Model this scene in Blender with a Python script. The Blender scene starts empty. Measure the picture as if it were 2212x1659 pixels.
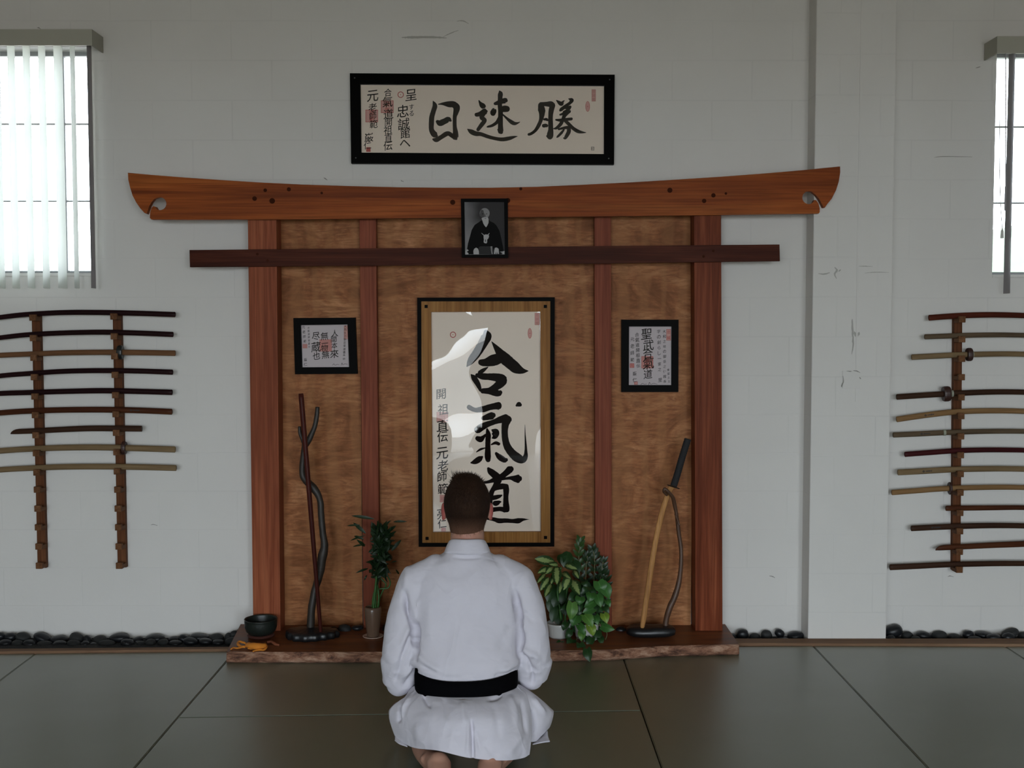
import bpy, bmesh, math, random
from mathutils import Vector, Matrix, Euler, noise
random.seed(7)
C = bpy.context.scene.collection
PI = math.pi

# ---------------------------------------------------------------- camera
F, H, D = 2400.0, 1.57, 5.62          # focal length in pixels of the 2212 x 1659 frame, eye height, distance to the wall
PITCH = math.atan(123.5 / F)
cam = bpy.data.cameras.new('camera'); co = bpy.data.objects.new('camera', cam); C.objects.link(co)
cam.sensor_width = 36.0; cam.sensor_fit = 'HORIZONTAL'; cam.lens = F / 2212 * 36.0
co.location = (0, -D, H); co.rotation_euler = (PI / 2 - PITCH, 0, 0)
cam.clip_start = 0.05; cam.clip_end = 200
bpy.context.scene.camera = co
# ---------------------------------------------------------------- world, view, light
sc = bpy.context.scene
sc.view_settings.view_transform = 'Standard'; sc.view_settings.look = 'None'
sc.view_settings.gamma = 1; sc.view_settings.exposure = 0.0; sc.view_settings.use_curve_mapping = False
sc.cycles.use_denoising = True
sc.cycles.max_bounces = 10; sc.cycles.diffuse_bounces = 6; sc.cycles.transparent_max_bounces = 12
sc.cycles.caustics_reflective = False; sc.cycles.caustics_refractive = False
sc.cycles.sample_clamp_indirect = 6
w = bpy.data.worlds.new('sky'); sc.world = w; w.use_nodes = True
wn = w.node_tree.nodes; wl = w.node_tree.links; wn.clear()
wo = wn.new('ShaderNodeOutputWorld'); wb = wn.new('ShaderNodeBackground'); wl.new(wb.outputs[0], wo.inputs[0])
wt = wn.new('ShaderNodeTexCoord'); ws = wn.new('ShaderNodeSeparateXYZ'); wr = wn.new('ShaderNodeValToRGB')
wl.new(wt.outputs['Generated'], ws.inputs[0]); 
wm = wn.new('ShaderNodeMapRange'); wm.inputs[1].default_value = -1; wm.inputs[2].default_value = 1
wl.new(ws.outputs[2], wm.inputs[0]); wl.new(wm.outputs[0], wr.inputs[0]); wl.new(wr.outputs[0], wb.inputs[0])
e = wr.color_ramp.elements
e[0].position = 0.47; e[0].color = (0.50, 0.47, 0.42, 1)
e[1].position = 0.50; e[1].color = (0.84, 0.93, 1.0, 1)
e.new(0.7).color = (0.80, 0.90, 1.0, 1)
wb.inputs[1].default_value = 17.5

def portal(name, loc, rot, sx, sy):
    l = bpy.data.lights.new(name, 'AREA'); l.shape = 'RECTANGLE'; l.size = sx; l.size_y = sy
    o = bpy.data.objects.new(name, l); C.objects.link(o); o.location = loc; o.rotation_euler = rot
    l.cycles.is_portal = True
    return o

# ---------------------------------------------------------------- helpers
cp, sp = math.cos(PITCH), math.sin(PITCH)
def ray(px, py):
    u = (px - 1106) / F; v = (829.5 - py) / F
    return Vector((u, cp + v * sp, -sp + v * cp))
def at(px, py, Y):
    """the point seen at a pixel, on the upright plane at depth Y"""
    r = ray(px, py); t = (Y + D) / r.y
    return Vector((r.x * t, Y, H + r.z * t))
def fl(px, py, z=0.0):
    """the point seen at a pixel, on the level plane at height z"""
    r = ray(px, py); t = (z - H) / r.z
    return Vector((r.x * t, -D + r.y * t, z))
def S(Y):
    return F / (D + Y)
def link(name, me, parent=None, m=None):
    o = bpy.data.objects.new(name, me); C.objects.link(o)
    if m is not None and me is not None: me.materials.append(m)
    if parent is not None: o.parent = parent
    return o
def tag(o, label=None, cat=None, group=None, kind=None):
    if label: o['label'] = label
    if cat: o['category'] = cat
    if group: o['group'] = group
    if kind: o['kind'] = kind
    return o
def thing(name, label, cat, loc=(0, 0, 0), group=None):
    o = bpy.data.objects.new(name, None); C.objects.link(o); o.location = loc
    o.empty_display_size = 0.05
    return tag(o, label, cat, group)
def to_local(bm, parent):
    if parent is not None:
        bmesh.ops.translate(bm, verts=bm.verts, vec=-parent.location if parent.parent is None else -(parent.location + parent.parent.location))
def obj(name, bm, m=None, parent=None, smooth=False, origin=None, recalc=True):
    """world-space bmesh -> one mesh object; moved into its parent's frame"""
    if recalc: bmesh.ops.recalc_face_normals(bm, faces=bm.faces)
    me = bpy.data.meshes.new(name)
    org = Vector((0, 0, 0))
    if parent is not None:
        p = parent
        while p is not None:
            org = org + p.location; p = p.parent
    mine = Vector(origin) if origin is not None else org
    bmesh.ops.translate(bm, verts=bm.verts, vec=-mine)
    if smooth:
        for f in bm.faces: f.smooth = True
    bm.to_mesh(me); bm.free()
    o = link(name, me, parent, m)
    o.location = mine - org
    return o
def box(bm, lo, hi, bev=0.0):
    v = [bm.verts.new((x, y, z)) for x in (lo[0], hi[0]) for y in (lo[1], hi[1]) for z in (lo[2], hi[2])]
    fs = [(0, 1, 3, 2), (4, 6, 7, 5), (0, 4, 5, 1), (2, 3, 7, 6), (0, 2, 6, 4), (1, 5, 7, 3)]
    F_ = [bm.faces.new([v[i] for i in f]) for f in fs]
    if bev > 0:
        es = list({e for f in F_ for e in f.edges})
        bmesh.ops.bevel(bm, geom=es, offset=bev, segments=2, affect='EDGES', profile=0.6)
    return v
def prism(bm, pts, Y0, Y1, bev=0.0):
    """polygon of (x,z) pairs (front view) extruded from Y0 (front) to Y1 (back)"""
    a = [bm.verts.new((p[0], Y0, p[1])) for p in pts]; b = [bm.verts.new((p[0], Y1, p[1])) for p in pts]
    n = len(pts)
    fs = [bm.faces.new(a), bm.faces.new(b[::-1])]
    for i in range(n):
        j = (i + 1) % n
        fs.append(bm.faces.new((a[i], b[i], b[j], a[j])))
    if bev > 0:
        es = [e for e in fs[0].edges]
        bmesh.ops.bevel(bm, geom=es, offset=bev, segments=2, affect='EDGES', profile=0.6)
    return a
def ppoly(pix, Y):
    return [(lambda v: (v.x, v.z))(at(x, y, Y)) for x, y in pix]
def newbm(): return bmesh.new()
def catmull(pts, n=6):
    """smooth a list of tuples"""
    out = []
    P = [Vector(p) for p in pts]
    if len(P) < 3:
        for i in range(len(P) - 1):
            for k in range(n): out.append(P[i].lerp(P[i + 1], k / n))
        out.append(P[-1]); return out
    for i in range(len(P) - 1):
        p0 = P[i - 1] if i else P[0] * 2 - P[1]; p1 = P[i]; p2 = P[i + 1]
        p3 = P[i + 2] if i + 2 < len(P) else P[-1] * 2 - P[-2]
        for k in range(n):
            t = k / n
            out.append(0.5 * ((2 * p1) + (p2 - p0) * t + (2 * p0 - 5 * p1 + 4 * p2 - p3) * t * t + (3 * p1 - p0 - 3 * p2 + p3) * t ** 3))
    out.append(P[-1])
    return out
def tube(bm, pts, rad, seg=10, cap=True, ell=(1, 1), up=None):
    """tube along points (Vectors) with radii; ell squashes the section"""
    n = len(pts)
    if not hasattr(rad, '__len__'): rad = [rad] * n
    rings = []
    u = Vector(up) if up is not None else None
    prev = None
    for i in range(n):
        t = (pts[min(i + 1, n - 1)] - pts[max(i - 1, 0)])
        if t.length < 1e-9: t = Vector((0, 0, 1))
        t.normalize()
        if prev is None:
            a = u if u is not None else (Vector((0, 1, 0)) if abs(t.y) < 0.9 else Vector((1, 0, 0)))
        else: a = u if u is not None else prev
        a = a - t * a.dot(t)
        if a.length < 1e-6: a = t.orthogonal()
        a.normalize(); b = t.cross(a); prev = a
        ring = []
        for k in range(seg):
            th = 2 * PI * k / seg
            ring.append(bm.verts.new(pts[i] + (a * math.cos(th) * ell[0] + b * math.sin(th) * ell[1]) * rad[i]))
        rings.append(ring)
    for i in range(n - 1):
        for k in range(seg):
            bm.faces.new((rings[i][k], rings[i][(k + 1) % seg], rings[i + 1][(k + 1) % seg], rings[i + 1][k]))
    if cap:
        bm.faces.new(rings[0][::-1]); bm.faces.new(rings[-1])
    return rings
def lathe(bm, prof, c, seg=32, sx=1, sy=1):
    rings = []
    for r, z in prof:
        rings.append([bm.verts.new((c[0] + math.cos(2 * PI * k / seg) * r * sx, c[1] + math.sin(2 * PI * k / seg) * r * sy, c[2] + z)) for k in range(seg)])
    for i in range(len(rings) - 1):
        for k in range(seg):
            bm.faces.new((rings[i][k], rings[i][(k + 1) % seg], rings[i + 1][(k + 1) % seg], rings[i + 1][k]))
    if prof[0][0] > 1e-4: bm.faces.new(rings[0][::-1])
    if prof[-1][0] > 1e-4: bm.faces.new(rings[-1])
def subsurf(o, lv=2):
    m = o.modifiers.new('Subdivision', 'SUBSURF'); m.levels = lv; m.render_levels = lv
    return m

# ---------------------------------------------------------------- materials
class MT:
    """small node-material builder"""
    def __init__(s, name, col=(0.5, 0.5, 0.5), rough=0.5, **kw):
        s.m = bpy.data.materials.new(name); s.m.use_nodes = True
        s.t = s.m.node_tree; s.n = s.t.nodes; s.l = s.t.links
        s.b = s.n['Principled BSDF']
        s.b.inputs['Base Color'].default_value = (*col, 1); s.b.inputs['Roughness'].default_value = rough
        for k, v in kw.items():
            s.b.inputs[k.replace('_', ' ')].default_value = v
        s.tc = None
    def coord(s, scale=(1, 1, 1), rot=(0, 0, 0), loc=(0, 0, 0), kind='Object'):
        if s.tc is None: s.tc = s.n.new('ShaderNodeTexCoord')
        mp = s.n.new('ShaderNodeMapping'); s.l.new(s.tc.outputs[kind], mp.inputs[0])
        mp.inputs['Scale'].default_value = scale; mp.inputs['Rotation'].default_value = rot; mp.inputs['Location'].default_value = loc
        return mp.outputs[0]
    def noise(s, vec, scale=5, detail=4, rough=0.5, dist=0.0):
        n = s.n.new('ShaderNodeTexNoise'); s.l.new(vec, n.inputs['Vector'])
        n.inputs['Scale'].default_value = scale; n.inputs['Detail'].default_value = detail
        n.inputs['Roughness'].default_value = rough; n.inputs['Distortion'].default_value = dist
        return n.outputs[0]
    def wave(s, vec, scale=5, dist=5, detail=3, dscale=1, typ='BANDS', direc='X'):
        n = s.n.new('ShaderNodeTexWave'); s.l.new(vec, n.inputs['Vector']); n.wave_type = typ
        if typ == 'BANDS': n.bands_direction = direc
        else: n.rings_direction = direc
        n.inputs['Scale'].default_value = scale; n.inputs['Distortion'].default_value = dist
        n.inputs['Detail'].default_value = detail; n.inputs['Detail Scale'].default_value = dscale
        return n.outputs['Fac'] if 'Fac' in n.outputs else n.outputs[1]
    def ramp(s, fac, stops):
        n = s.n.new('ShaderNodeValToRGB'); s.l.new(fac, n.inputs[0]); el = n.color_ramp.elements
        while len(el) < len(stops): el.new(0.5)
        for q, (p, c) in zip(el, stops):
            q.position = p; q.color = (*c, 1) if hasattr(c, '__len__') else (c, c, c, 1)
        return n.outputs[0]
    def mix(s, fac, a, b, mode='MIX'):
        n = s.n.new('ShaderNodeMix'); n.data_type = 'RGBA'; n.blend_type = mode
        for i, v in ((0, fac), (6, a), (7, b)):
            if hasattr(v, 'default_value'): s.l.new(v, n.inputs[i])
            elif i == 0: n.inputs[i].default_value = v
            else: n.inputs[i].default_value = (*v, 1)
        return n.outputs[2]
    def math(s, op, a, b=0.0):
        n = s.n.new('ShaderNodeMath'); n.operation = op
        for i, v in enumerate((a, b)):
            if hasattr(v, 'default_value'): s.l.new(v, n.inputs[i])
            else: n.inputs[i].default_value = v
        return n.outputs[0]
    def col(s, c): s.l.new(c, s.b.inputs['Base Color']); return s
    def rgh(s, c): s.l.new(c, s.b.inputs['Roughness']); return s
    def bump(s, h, strength=0.3, dist=0.01):
        n = s.n.new('ShaderNodeBump'); n.inputs['Strength'].default_value = strength; n.inputs['Distance'].default_value = dist
        s.l.new(h, n.inputs['Height']); s.l.new(n.outputs[0], s.b.inputs['Normal']); return s
def plain(name, col, rough=0.5, bump=0.0, bscale=60, var=0.0, **kw):
    t = MT(name, col, rough, **kw)
    v = t.coord()
    nz = t.noise(v, bscale, 3)
    if var:
        n2 = t.noise(v, bscale * 0.2, 4)
        t.col(t.mix(n2, tuple(c * (1 - var) for c in col), tuple(min(1, c * (1 + var)) for c in col)))
    if bump: t.bump(nz, bump, 0.003)
    return t.m
def wood(name, dark, mid, light, axis='Z', scale=1.0, rough=0.42, ring=3.0, fine=1.0, knots=False, **kw):
    """grain runs along the given object axis"""
    t = MT(name, mid, rough, **kw); t.b.inputs['Specular IOR Level'].default_value = 0.05
    st = {'X': (0.05, 1, 1), 'Y': (1, 0.05, 1), 'Z': (1, 1, 0.05)}[axis]
    v = t.coord(tuple(a * scale for a in st))
    big = t.noise(v, 9 * ring, 4, 0.6, 0.6)
    finen = t.noise(t.coord(tuple((a if a < 1 else 1) * scale for a in ({'X': (0.02, 1, 1), 'Y': (1, 0.02, 1), 'Z': (1, 1, 0.02)}[axis]))), 160 * fine, 3, 0.6)
    c = t.ramp(big, [(0.3, dark), (0.5, mid), (0.70, light)])
    c = t.mix(t.math('MULTIPLY', t.ramp(t.noise(t.coord(tuple(a * scale if a == 1 else .35 for a in st)), 3.2, 3, .5), [(.42, 1.0), (.62, 0.0)]), .35), c, tuple(x * .8 for x in dark))
    c2 = t.mix(t.math('MULTIPLY', t.ramp(finen, [(0.35, 1.0), (0.6, 0.0)]), 0.45), c, tuple(x * 0.55 for x in dark))
    if knots:
        vo = t.n.new('ShaderNodeTexVoronoi'); vv = t.coord({'X': (1.6, 3.0, 5), 'Y': (4, 1.4, 4), 'Z': (3.5, 4, 0.9)}[axis])
        t.l.new(vv, vo.inputs['Vector']); vo.inputs['Scale'].default_value = 1.6
        k = t.ramp(vo.outputs['Distance'], [(0.0, 1.0), (0.07, 0.9), (0.12, 0.0)])
        c2 = t.mix(k, c2, tuple(x * 0.25 for x in dark))
    t.col(c2); t.bump(finen, 0.08, 0.002)
    return t.m

MAT = {}
MAT['cedar_v'] = wood('red cedar upright grain', (0.20, 0.050, 0.022), (0.31, 0.088, 0.040), (0.40, 0.130, 0.060), 'Z', 1, 0.40)
MAT['cedar_r'] = wood('darker right post cedar upright grain', (0.12, 0.026, 0.010), (0.205, 0.050, 0.020), (0.30, 0.085, 0.036), 'Z', 1, 0.40)  # right post only, darker than the left post's cedar
MAT['cedar_in'] = wood('darker cedar upright grain', (0.18, 0.046, 0.024), (0.25, 0.068, 0.036), (0.30, 0.090, 0.046), 'Z', 1, 0.42)
MAT['cedar_h'] = wood('cedar level grain with knots', (0.16, 0.036, 0.011), (0.34, 0.082, 0.018), (0.55, 0.175, 0.038), 'X', 1, 0.38, ring=.75)
MAT['tie'] = wood('dark cedar level grain', (0.040, 0.009, 0.004), (0.065, 0.015, 0.007), (0.11, 0.028, 0.014), 'X', 1, 0.42)
MAT['black'] = plain('black lacquer', (0.0020, 0.0018, 0.0015), 0.4, Specular_IOR_Level=0.02)
MAT['ink'] = plain('brush ink', (0.006, 0.0035, 0.003), 0.8, Specular_IOR_Level=0.05)
MAT['paper'] = plain('cream paper', (0.92, 0.78, 0.65), 0.9, var=0.02)
MAT['paper2'] = plain('white card', (0.64, 0.56, 0.57), 0.9, var=0.02)
MAT['seal'] = plain('vermilion seal ink', (0.50, 0.08, 0.07), 0.9)
MAT['seal_pale'] = plain('pale vermilion seal ink', (0.55, 0.25, 0.22), 0.9)
MAT['pebble'] = None
# ================================================================ the room
t = MT('white painted concrete block', (0.62, 0.63, 0.61), 0.75)
v = t.coord(rot=(PI / 2, 0, 0), loc=(0.0, -(at(1106, 169, 0).z % .1968) + 0.0, 0.0))
br = t.n.new('ShaderNodeTexBrick'); t.l.new(v, br.inputs['Vector'])
br.inputs['Scale'].default_value = 1; br.inputs['Brick Width'].default_value = 0.4; br.inputs['Row Height'].default_value = 0.1968
br.inputs['Mortar Size'].default_value = 0.0045; br.inputs['Mortar Smooth'].default_value = 0.6
br.inputs['Color1'].default_value = (1, 1, 1, 1); br.inputs['Color2'].default_value = (0.965, 0.965, 0.965, 1); br.inputs['Mortar'].default_value = (0.0, 0.0, 0.0, 1)
patch = t.noise(t.coord((1, 1, 1), loc=(3, 1, 2)), 1.3, 4, 0.6)
jm = t.math('MULTIPLY', br.outputs['Fac'], t.ramp(patch, [(0.45, 0.015), (0.72, 0.14)]))
base = t.mix(t.noise(t.coord(), 2.2, 5, 0.6), (0.635, 0.615, 0.585), (0.705, 0.685, 0.655))
c = t.mix(jm, base, (0.26, 0.26, 0.25))
scuff = t.noise(t.coord((1, 1, 3.5), loc=(5, 0, 1)), 6, 8, 0.7)
c = t.mix(t.math('MULTIPLY', t.ramp(scuff, [(0.68, 0.0), (0.76, 1.0)]), 0.22), c, (0.30, 0.29, 0.27))
t.col(c)
hh = t.math('SUBTRACT', t.math('MULTIPLY', t.noise(t.coord(), 45, 5, 0.6), 0.25), t.math('MULTIPLY', br.outputs['Fac'], 0.22))
t.bump(hh, 0.35, 0.005)
MAT['block'] = t.m
MAT['white'] = plain('white paint', (0.66, 0.64, 0.61), 0.7, bump=0.15, bscale=30, var=0.03)
MAT['ceil'] = plain('ceiling paint', (0.40, 0.34, 0.25), 0.8, var=0.05)
MAT['sidewall'] = plain('painted side wall', (0.48, 0.45, 0.41), 0.8, var=0.05)
MAT['concrete'] = plain('concrete', (0.16, 0.14, 0.12), 0.8, bump=0.2, var=0.1)
MAT['beige'] = plain('beige vinyl blind head', (0.36, 0.35, 0.29), 0.55, var=0.03)
MAT['steel'] = plain('painted steel', (0.30, 0.31, 0.31), 0.5)

RX, RY, RZ = 3.9, -10.6, 3.85
def sbox(name, lo, hi, m):
    b = newbm(); box(b, lo, hi); return tag(obj(name, b, m), kind='structure')
# openings in the far wall
WL = (at(-420, 100, 0).x, at(204, 591, 0).x, at(100, 592, 0).z, at(100, 101, 0).z)
WR = (at(2154, 100, 0).x, at(2780, 100, 0).x, at(2154, 595, 0).z, at(2154, 104, 0).z)
b = newbm()
zb, zt = min(WL[2], WR[2]), max(WL[3], WR[3])
box(b, (-RX, 0, -0.06), (RX, 0.2, zb)); box(b, (-RX, 0, zt), (RX, 0.2, RZ))
box(b, (-RX, 0, zb), (WL[0], 0.2, zt)); box(b, (WL[1], 0, zb), (WR[0], 0.2, zt)); box(b, (WR[1], 0, zb), (RX, 0.2, zt))
bmesh.ops.remove_doubles(b, verts=b.verts, dist=1e-5)
tag(obj('wall_front', b, MAT['block']), kind='structure')
# pilaster
b = newbm()
prism(b, [(at(1766, 0, -.13).x * 1.0 - .004, RZ), (at(1766, 0, -.13).x - .004, -0.06), (at(1926, 700, -.13).x, -0.06), (at(1926, 700, -.13).x, RZ)], -.13, -.001, 0.006)
tag(obj('pilaster', b, MAT['block']), 'white painted block pilaster right of the wooden gate', kind='structure')
# long thin seam on the pilaster: a painted-over control joint
b = newbm(); sx = at(1856, 400, -.13).x
prism(b, [(sx - .004, 3.8), (sx - .006, 1.9), (sx - .003, 1.2), (sx + .004, 1.2), (sx + .004, 3.8)], -.1325, -.129, 0.001)
tag(obj('trim_1', b, MAT['white']), kind='structure')
sbox('floor', (-RX, RY - .2, -0.12), (RX, 0.2, -0.06), MAT['concrete'])
sbox('ceiling', (-RX - .2, RY - .2, RZ), (RX + .2, .2, RZ + .15), MAT['ceil'])
sbox('wall_left', (-RX - .2, RY - .2, -.12), (-RX, .2, RZ), MAT['sidewall'])
sbox('wall_right', (RX, RY - .2, -.12), (RX + .2, .2, RZ), MAT['sidewall'])
# rear wall, unseen: daylight openings added and shaped for room light and pane reflections
ZB = 2.75
DO = [(-3.5, -0.95, 2.05, ZB), (0.45, 3.5, 2.05, ZB)] + [(a_, c_, 0.0, 1.57 if a_ == -1.097 else 2.0) for a_, c_ in ((-3.85, -3.3), (-2.2, -1.45), (-1.097, -0.389), (0.55, 1.55), (2.5, 3.85))]
b = newbm()
y0, y1 = RY - .2, RY
def rear(x0, x1, z0, z1): box(b, (x0, y0, z0), (x1, y1, z1))
rear(-RX, RX, ZB, RZ); rear(-RX, -3.5, 2.05, ZB); rear(-.95, .45, 2.05, ZB); rear(3.5, RX, 2.05, ZB); rear(-RX, RX, 2.0, 2.05)
for a_, c_ in ((-RX, -3.85), (-3.3, -2.2), (-1.45, -1.097), (-.389, .55), (1.55, 2.5), (3.85, RX)): rear(a_, c_, -.12, 2.0)
rear(-1.097, -.389, 1.57, 2.0)
tag(obj('wall_rear', b, MAT['sidewall']), kind='structure')
for i, d in enumerate(DO):
    portal('rear_daylight', ((d[0] + d[1]) / 2, RY - .1, (d[2] + d[3]) / 2), (PI / 2, 0, 0), d[1] - d[0], d[3] - d[2])
for W_ in (WL, WR):
    portal('window_daylight', ((W_[0] + W_[1]) / 2, .1, (W_[2] + W_[3]) / 2), (-PI / 2, 0, 0), W_[1] - W_[0], W_[3] - W_[2])
# ground outside
MAT['ground'] = plain('pale concrete yard', (0.35, 0.33, 0.30), 0.9, bump=.1, var=.08)
b = newbm(); box(b, (-25, RY - 30, -.32), (25, RY - .2, -.12)); tag(obj('ground', b, MAT['ground']), kind='structure')

# glass for the windows and the frames: lets light through, mirrors a little
def glassmat(name, rough=0.02, tint=(1, 1, 1), ior=1.5, bumps=None):
    m = bpy.data.materials.new(name); m.use_nodes = True; n = m.node_tree.nodes; l = m.node_tree.links; n.clear()
    out = n.new('ShaderNodeOutputMaterial'); mx = n.new('ShaderNodeMixShader'); tr = n.new('ShaderNodeBsdfTransparent'); gl = n.new('ShaderNodeBsdfGlossy')
    fr = n.new('ShaderNodeFresnel'); fr.inputs[0].default_value = ior; gl.inputs['Roughness'].default_value = rough
    tr.inputs[0].default_value = (*tint, 1)
    l.new(fr.outputs[0], mx.inputs[0]); l.new(tr.outputs[0], mx.inputs[1]); l.new(gl.outputs[0], mx.inputs[2]); l.new(mx.outputs[0], out.inputs[0])
    if bumps:
        tc = n.new('ShaderNodeTexCoord'); nz = n.new('ShaderNodeTexNoise'); nz.inputs['Scale'].default_value = bumps[0]; nz.inputs['Detail'].default_value = 1
        bp = n.new('ShaderNodeBump'); bp.inputs['Distance'].default_value = bumps[1]; bp.inputs['Strength'].default_value = 1
        l.new(tc.outputs['Object'], nz.inputs['Vector']); l.new(nz.outputs[0], bp.inputs['Height']); l.new(bp.outputs[0], gl.inputs['Normal'])
    return m
MAT['glass'] = glassmat('window glass')
# vane material: pale translucent vinyl
m = bpy.data.materials.new('translucent vinyl'); m.use_nodes = True; n = m.node_tree.nodes; l = m.node_tree.links; n.clear()
out = n.new('ShaderNodeOutputMaterial'); mx = n.new('ShaderNodeMixShader'); df = n.new('ShaderNodeBsdfDiffuse'); tl = n.new('ShaderNodeBsdfTranslucent')
df.inputs[0].default_value = (.85, .87, .83, 1); tl.inputs[0].default_value = (.88, .91, .86, 1); mx.inputs[0].default_value = 0.6
l.new(df.outputs[0], mx.inputs[1]); l.new(tl.outputs[0], mx.inputs[2]); l.new(mx.outputs[0], out.inputs[0]); MAT['vane'] = m
MAT['vane_dark'] = plain('grey wand and shaded vane vinyl', (0.30, 0.28, 0.29), 0.6)  # end vane's shade against the bright window is put into this colour; wand shares it

def window(name, W_, verts_px, hor_px):
    """steel sash window set back in the wall: frame, muntins, panes"""
    Yw = .10
    b = newbm(); fw = .022
    x0, x1, z0, z1 = W_
    box(b, (x0, Yw, z0), (x0 + fw, Yw + .04, z1)); box(b, (x1 - fw, Yw, z0), (x1, Yw + .04, z1))
    box(b, (x0 + fw, Yw, z0), (x1 - fw, Yw + .04, z0 + fw)); box(b, (x0 + fw, Yw, z1 - fw), (x1 - fw, Yw + .04, z1))
    root = tag(obj(name, b, MAT['steel'], origin=((x0 + x1) / 2, Yw, z0)), kind='structure')
    xs = [at(p, 300, Yw).x for p in verts_px]; zs = [at(1106, p, Yw).z for p in hor_px]
    for x in xs:
        b = newbm(); box(b, (x - .006, Yw + .008, z0 + fw), (x + .006, Yw + .032, z1 - fw)); obj('muntin', b, MAT['steel'], root)
    for z in zs:
        b = newbm(); box(b, (x0 + fw, Yw + .010, z - .004), (x1 - fw, Yw + .030, z + .004)); obj('muntin', b, MAT['steel'], root)
    X = [x0 + fw] + sorted(xs) + [x1 - fw]; Z = [z0 + fw] + sorted(zs) + [z1 - fw]
    for i in range(len(X) - 1):
        for j in range(len(Z) - 1):
            b = newbm(); box(b, (X[i] + .007, Yw + .018, Z[j] + .005), (X[i + 1] - .007, Yw + .022, Z[j + 1] - .005)); obj('window_pane', b, MAT['glass'], root)
    # sill
    b = newbm(); box(b, (x0 - .0, -.004, z0 - .012), (x1 + .0, Yw, z0 + .004), .003); obj('window_sill', b, MAT['white'], root)
    return root
window('window_1', WL, [137, -30, -200], [267, 434])
window('window_2', WR, [2330, 2500], [273, 438])

def blind(name, label, W_, side, vanes, dark, bottom, zhead, xend, wand=None, cord=None):
    """vertical blind: head rail box with a return to the wall, hanging vanes turned open"""
    root = thing(name, label, 'blind', ((W_[0] + W_[1]) / 2, 0, W_[3]))
    Y0, Y1 = -.150, -.001
    x_in = at(xend, 90, Y0).x
    x_out = W_[0] - .08 if side < 0 else W_[1] + .08
    a, c = sorted((x_in, x_out)); zt, zb = at(xend, zhead[0], Y0).z, at(xend, zhead[1], Y0).z
    b = newbm()
    box(b, (a, Y0, zb), (c, Y0 + .006, zt)); box(b, (a, Y0 + .006, zt - .006), (c, Y1, zt))
    box(b, (a, Y0 + .006, zb), (a + .006, Y1, zt - .006)); box(b, (c - .006, Y0 + .006, zb), (c, Y1, zt - .006))
    obj('valance', b, MAT['beige'], root)
    b = newbm(); box(b, (a + .012, -.095, zb + .02), (c - .012, -.055, zt - .0065)); obj('head_rail', b, MAT['white'], root)
    for px, ang, wd in vanes:
        x = at(px, 300, -.075).x; dk = px in dark
        b = newbm(); hw = wd / 2; z1 = zb + .022; z0 = at(px, bottom, -.075).z
        rows = []
        for k in range(7):
            s = (k / 6 - .5) * 2; cx = s * hw * math.cos(ang); cy = s * hw * math.sin(ang); bul = .006 * (1 - s * s)
            rows.append((x + cx + bul * math.sin(ang), -.075 + cy - bul * math.cos(ang)))
        for (p, q) in zip(rows[:-1], rows[1:]):
            b.faces.new([b.verts.new(vv) for vv in ((p[0], p[1], z0), (q[0], q[1], z0), (q[0], q[1], z1), (p[0], p[1], z1))])
        bmesh.ops.remove_doubles(b, verts=b.verts, dist=1e-6)
        o = obj('vane', b, MAT['vane_dark'] if dk else MAT['vane'], root, smooth=True)
        if dk: o['label'] = 'end vane standing edge on, darkened as if in shade'
    if wand:
        b = newbm(); p0, p1 = at(wand[0], wand[1], -.135), at(wand[0] - 1, wand[2], -.135); p0.z = zb + .02
        tube(b, [p0, p1 + Vector((0, 0, .12)), p1 + Vector((0, 0, .115)), p1], [.0028, .0028, .0045, .0045], 8); obj('wand', b, MAT['vane_dark'], root)
    if cord:
        b = newbm(); P = [at(x, y, -.02) for x, y in cord]; tube(b, catmull([tuple(p) for p in P], 4), .0022, 6)
        q = P[-1]; tube(b, [q, q - Vector((0, 0, .01)), q - Vector((0, 0, .045))], [.003, .007, .009], 8)
        obj('pull_cord', b, MAT['white'], root)
    return root
vl = [(k, PI * .5, .085) for k in (-68, -36, -4, 28, 61, 94)] + [(129, PI * .46, .085), (160, PI * .53, .085), (196, PI * .53, .085)]
blind('vertical_blind', 'white vertical blind with open vanes over the left window', WL, -1, vl, (196,), 623, (63, 98), 199)
vr = [(2182, PI * .485, .085), (2300, PI * .5, .085), (2335, PI * .5, .085)]
blind('vertical_blind', 'vertical blind drawn aside over the right window', WR, 1, vr, (2182,), 634, (78, 115), 2154, (2172, 115, 455), [(2160, 250), (2159, 330), (2161, 430), (2165, 495)])
# greenery beyond the right window
MAT['hedge'] = plain('hedge leaves', (0.095, 0.13, 0.085), 0.8, bump=.6, bscale=25, var=.5)
b = newbm(); bmesh.ops.create_icosphere(b, subdivisions=5, radius=1.0)
for q in b.verts:
    k = noise.noise(q.co * 2.2) * .35 + noise.noise(q.co * 7) * .14
    q.co = Vector((q.co.x * 2.6, q.co.y * .9, q.co.z * 1.3)) * (1 + k)
    q.co += Vector((5.2, 4.2, 1.0))
tag(obj('shrub', b, MAT['hedge'], smooth=True, origin=(5.2, 4.2, -.2)), 'blurred pale green shrub outside the right window', 'shrub')
b = newbm(); box(b, (-12, .2, -.4), (12, 20, -.3)); tag(obj('ground', b, MAT['ground']), kind='structure')

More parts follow.
